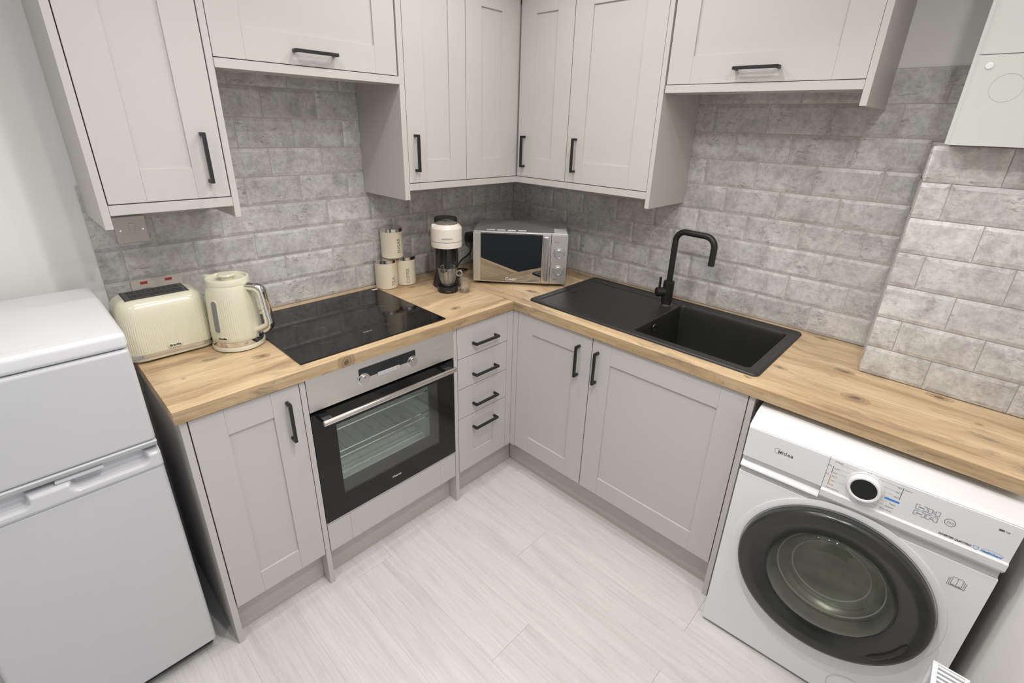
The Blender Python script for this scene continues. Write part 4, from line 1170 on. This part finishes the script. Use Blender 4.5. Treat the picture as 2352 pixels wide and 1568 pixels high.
for s, u, z, m in (('15 Rapid', .231, .8165, INKGREY), ('Mix', .214, .8000, INKGREY), ('Cold', .2305, .7955, INKGREY), ('30C', .2295, .7810, INKGREY), ('Dry', .2140, .7720, INKO), ('Extra', .2310, .7700, INKO), ('Iron', .2300, .7565, INKO), ('Auto', .2300, .7430, INKO), ('Wash and Dry', .2340, .7310, INKGREY),
                   ('Off', .2985, .8165, INKGREY), ('20C', .3655, .8100, INKGREY), ('40C', .3655, .7950, INKGREY), ('60C', .3655, .7805, INKGREY), ('Cotton', .3830, .8105, INKGREY), ('Rapid', .3640, .7560, INKGREY), ('Delicate', .3600, .7450, INKGREY), ('ECO 40-60', .3550, .7335, INKGREY)):
    wtxt(s, u, z, .0055 if s != 'Off' else .0075, INKLIGHT if m is INKGREY and s != 'Off' else m)
segs = []
for bu, bz, s1, s2 in ((.4175, .7790, 'Delay', None), (.4420, .7790, 'Extra', 'Rinse'), (.4175, .7605, 'Speed', None), (.4420, .7605, 'Pre', 'Wash')):
    a, b = .0110, .0062
    for sg_ in ((-a, b, -.003, b), (.003, b, a, b), (-a, -b, -.003, -b), (.003, -b, a, -b), (-a, -b, -a, b), (a, -b, a, b)):
        segs.append((bu+sg_[0], bz+sg_[1], bu+sg_[2], bz+sg_[3]))
    if s2: wtxt(s1, bu, bz+.0024, .0042); wtxt(s2, bu, bz-.0026, .0042)
    else: wtxt(s1, bu, bz, .0052)
ink('button_frame', INKGREY, segs, .00045)
ink('button_line', INKB, [(.4070, .7698, .4275, .7698), (.4320, .7698, .4525, .7698)], .0003)
bm = bmesh.new(); bm_tube(bm, [(.4750+.0100*math.cos(2*PI*k/36), FY, .7690+.0100*math.sin(2*PI*k/36)) for k in range(36)], .0005, 4, closed=True)
for q in ((.4705, .7725, .4705, .7655), (.4705, .7725, .4765, .7690), (.4705, .7655, .4765, .7690), (.4785, .7720, .4785, .7660), (.4810, .7720, .4810, .7660)): fline(bm, *q, .0003)
finish(bm, 'start_button', INKGREY, fas, local=True, smooth=False)
lettering('INVERTER QUATTRO', .0068, INKGREY, fas, (.4940, FY, .7300), (1, 0, 0), (0, 0, 1), local=True, shear=.3, bold=.0002, extrude=.0002, spacing=.92)
lettering('HealthGuard', .0078, INKB, fas, (.5600, FY, .7295), (1, 0, 0), (0, 0, 1), local=True, shear=.3, bold=.0002, extrude=.0002, spacing=.9)
bm = bmesh.new()
sh = [(-.0045, .005), (.0045, .005), (.0045, 0), (0, -.0055), (-.0045, 0)]
for (a, b), (c_, d2) in zip(sh, sh[1:]+sh[:1]): fline(bm, .5330+a, .7300+b, .5330+c_, .7300+d2, .0004)
for i in range(12):
    a1, a2 = math.radians(150-i*10.5), math.radians(150-(i+1)*10.5)
    fline(bm, .562+.0215*math.cos(a1), .7325+.0055*math.sin(a1), .562+.0215*math.cos(a2), .7325+.0055*math.sin(a2), .0002)
finish(bm, 'guard_mark', INKB, fas, local=True, smooth=False)
bm = bmesh.new(); bm_box(bm, .5530, .5625, FY-.0002, FY+.0003, .7985, .8035, .0001); finish(bm, 'plate_mark', INKGREY, fas, local=True, smooth=False)
wtxt('100', .5680, .8005, .0055)
lettering('idea', .0165, INKGREY, drw, (.1130, FY, .7800), (1, 0, 0), (0, 0, 1), local=True, extrude=.0002, spacing=1.1, bold=.0002)
lettering('M', .0135, INKGREY, drw, (.0930, FY, .7790), (1, 0, 0), (0, 0, 1), local=True, extrude=.0002, bold=.0003)
bm = bmesh.new()
for i in range(16):
    a1, a2 = math.radians(45+i*17), math.radians(45+(i+1)*17)
    fline(bm, .0875+.0088*math.cos(a1), .7810+.0088*math.sin(a1), .0875+.0088*math.cos(a2), .7810+.0088*math.sin(a2), .0004)
finish(bm, 'logo_ring', INKGREY, drw, local=True, smooth=False)
bm = bmesh.new()                                  # open-book mark on the casing
def bline(u0, z0, u1, z1): bm_cyl(bm, (.5340+u0, .0037, .6100+z0), (.5340+u1, .0037, .6100+z1), .0004, n=4)
for o_ in (0, .0032, .0062):
    w_ = .0105+o_; b0 = -.011-o_*.55; tp_ = .012-o_*.9
    for sgn in (-1, 1):
        bline(sgn*w_, b0, sgn*w_, tp_)
    bline(-w_, b0, w_, b0)
for sgn in (-1, 1):
    bline(sgn*.0105, .012, sgn*.004, .0145); bline(sgn*.004, .0145, 0, .0120)
    bline(sgn*.0105, -.011, sgn*.004, -.0085)
bline(0, .012, 0, -.011)
finish(bm, 'manual_mark', INKGREY, wm, local=True, smooth=False)
bm = bmesh.new(); pp = [(.440+.062*math.cos(2*PI*k/48), .0715+.052*math.sin(2*PI*k/48)) for k in range(48)]
bm_tube(bm, [(u, .0036, z) for u, z in pp], .0008, 5, closed=True)
for q in ((.455, .111, .462, .118), (.455, .111, .49, .097)): bm_cyl(bm, (q[0], .0036, q[1]), (q[2], .0036, q[3]), .0008, n=5)
finish(bm, 'filter_flap', GREYP, wm, local=True)
for u in (.05, WW-.05):
    for y in (.06, .36):
        bm = bmesh.new(); bm_lathe(bm, [(.02, .0004), (.02, .0145)], 16, u, y); finish(bm, 'foot', GREYP, wm, local=True)

# ------------------------------------------------------------------ boiler
bo = thing('boiler', 'white wall-hung boiler above the tiled boxing', 'boiler', (-.2, -2.05, 1.618))
by0, by1, bxf = -2.262, -1.857, -.350
bm = bmesh.new(); bm_box(bm, bxf+.004, -.004, by0, by1, 1.6150, 2.34, .003); finish(bm, 'casing', WHITEB, bo)
def boiler_cover(name, z0, z1):
    bm = bmesh.new(); R_ = .020
    pr = [(bxf+.05, by1+.0005)] + [(bxf+R_-R_*math.sin(math.radians(a)), by1+.0005-R_+R_*math.cos(math.radians(a))) for a in range(0, 91, 10)]
    pr += [(bxf+R_-R_*math.cos(math.radians(a)), by0-.001+R_-R_*math.sin(math.radians(a))) for a in range(0, 91, 10)] + [(bxf+.05, by0-.001)]
    Ls = [bm_loop(bm, [(x, y, z) for x, y in pr]) for z in (z0, z1)]
    bm_bridge(bm, *Ls); bm.faces.new(Ls[0]); bm.faces.new(Ls[1])
    bmesh.ops.bevel(bm, geom=[e for e in bm.edges if abs(e.verts[0].co.z-e.verts[1].co.z) < 1e-6], offset=.0012, segments=2, affect='EDGES')
    return finish(bm, name, WHITEB, bo, ang=30)
boiler_cover('upper_cover', 1.8185, 2.338)
fl = boiler_cover('lower_flap', 1.6145, 1.8165)
bm = bmesh.new(); bm_lathe(bm, [(.0075, 0), (.0072, .0022), (.004, .0030)], 24, mtx=Matrix.Translation(Vector((bxf-.0001, -1.892, 1.7930))) @ Matrix.Rotation(-PI/2, 4, 'Y')); finish(bm, 'indicator', WHITEP, fl)
bm = bmesh.new(); bm_tube(bm, [(bxf-.0002, -1.9360+.0305*math.cos(2*PI*k/56), 1.7450+.0305*math.sin(2*PI*k/56)) for k in range(56)], .0006, 6, closed=True); finish(bm, 'dial_outline', GREYP, fl)

# ------------------------------------------------------------------ radiator
ra_ = thing('radiator', 'white panel radiator with slotted top on the wall beside the washing machine', 'radiator', (-1.25, -2.27, .15))
rx0, rx1, ry0, ry1, rzt = -1.65, -.938, -2.2300, -2.1700, .600
bm = bmesh.new(); bm_box(bm, rx0, rx1-.004, ry0+.003, ry0+.010, .16, rzt-.012, .002); bm_box(bm, rx0, rx1-.004, ry1-.010, ry1-.003, .16, rzt-.012, .002)
for i in range(int((rx1-rx0-.05)/.034)): bm_box(bm, rx0+.03+i*.034, rx0+.046+i*.034, ry1-.004, ry1, .19, rzt-.045, .002)
finish(bm, 'panel', WHITEA, ra_)
for x in (rx1-.0045, rx0):
    bm = bmesh.new(); bm_box(bm, x, x+.0045, ry0, ry1, .165, rzt, .0012); finish(bm, 'side_cover', WHITEA, ra_)
for y0_, y1_ in ((ry0, ry0+.009), (ry1-.009, ry1)):
    boxpart('grille_rail', WHITEA, ra_, rx0+.0045, rx1-.0045, y0_, y1_, rzt-.010, rzt-.0005, .001)
for i in range(59):
    x = rx1-.012-i*.0118
    boxpart('grille_slat', WHITEA, ra_, x, x+.0062, ry0+.009, ry1-.009, rzt-.009, rzt-.001, .0008)
for x in (rx0+.12, rx1-.12):
    bm = bmesh.new(); bm_box(bm, x-.015, x+.015, WALLD, ry0+.004, .25, .50, .001); finish(bm, 'bracket', WHITEA, ra_)
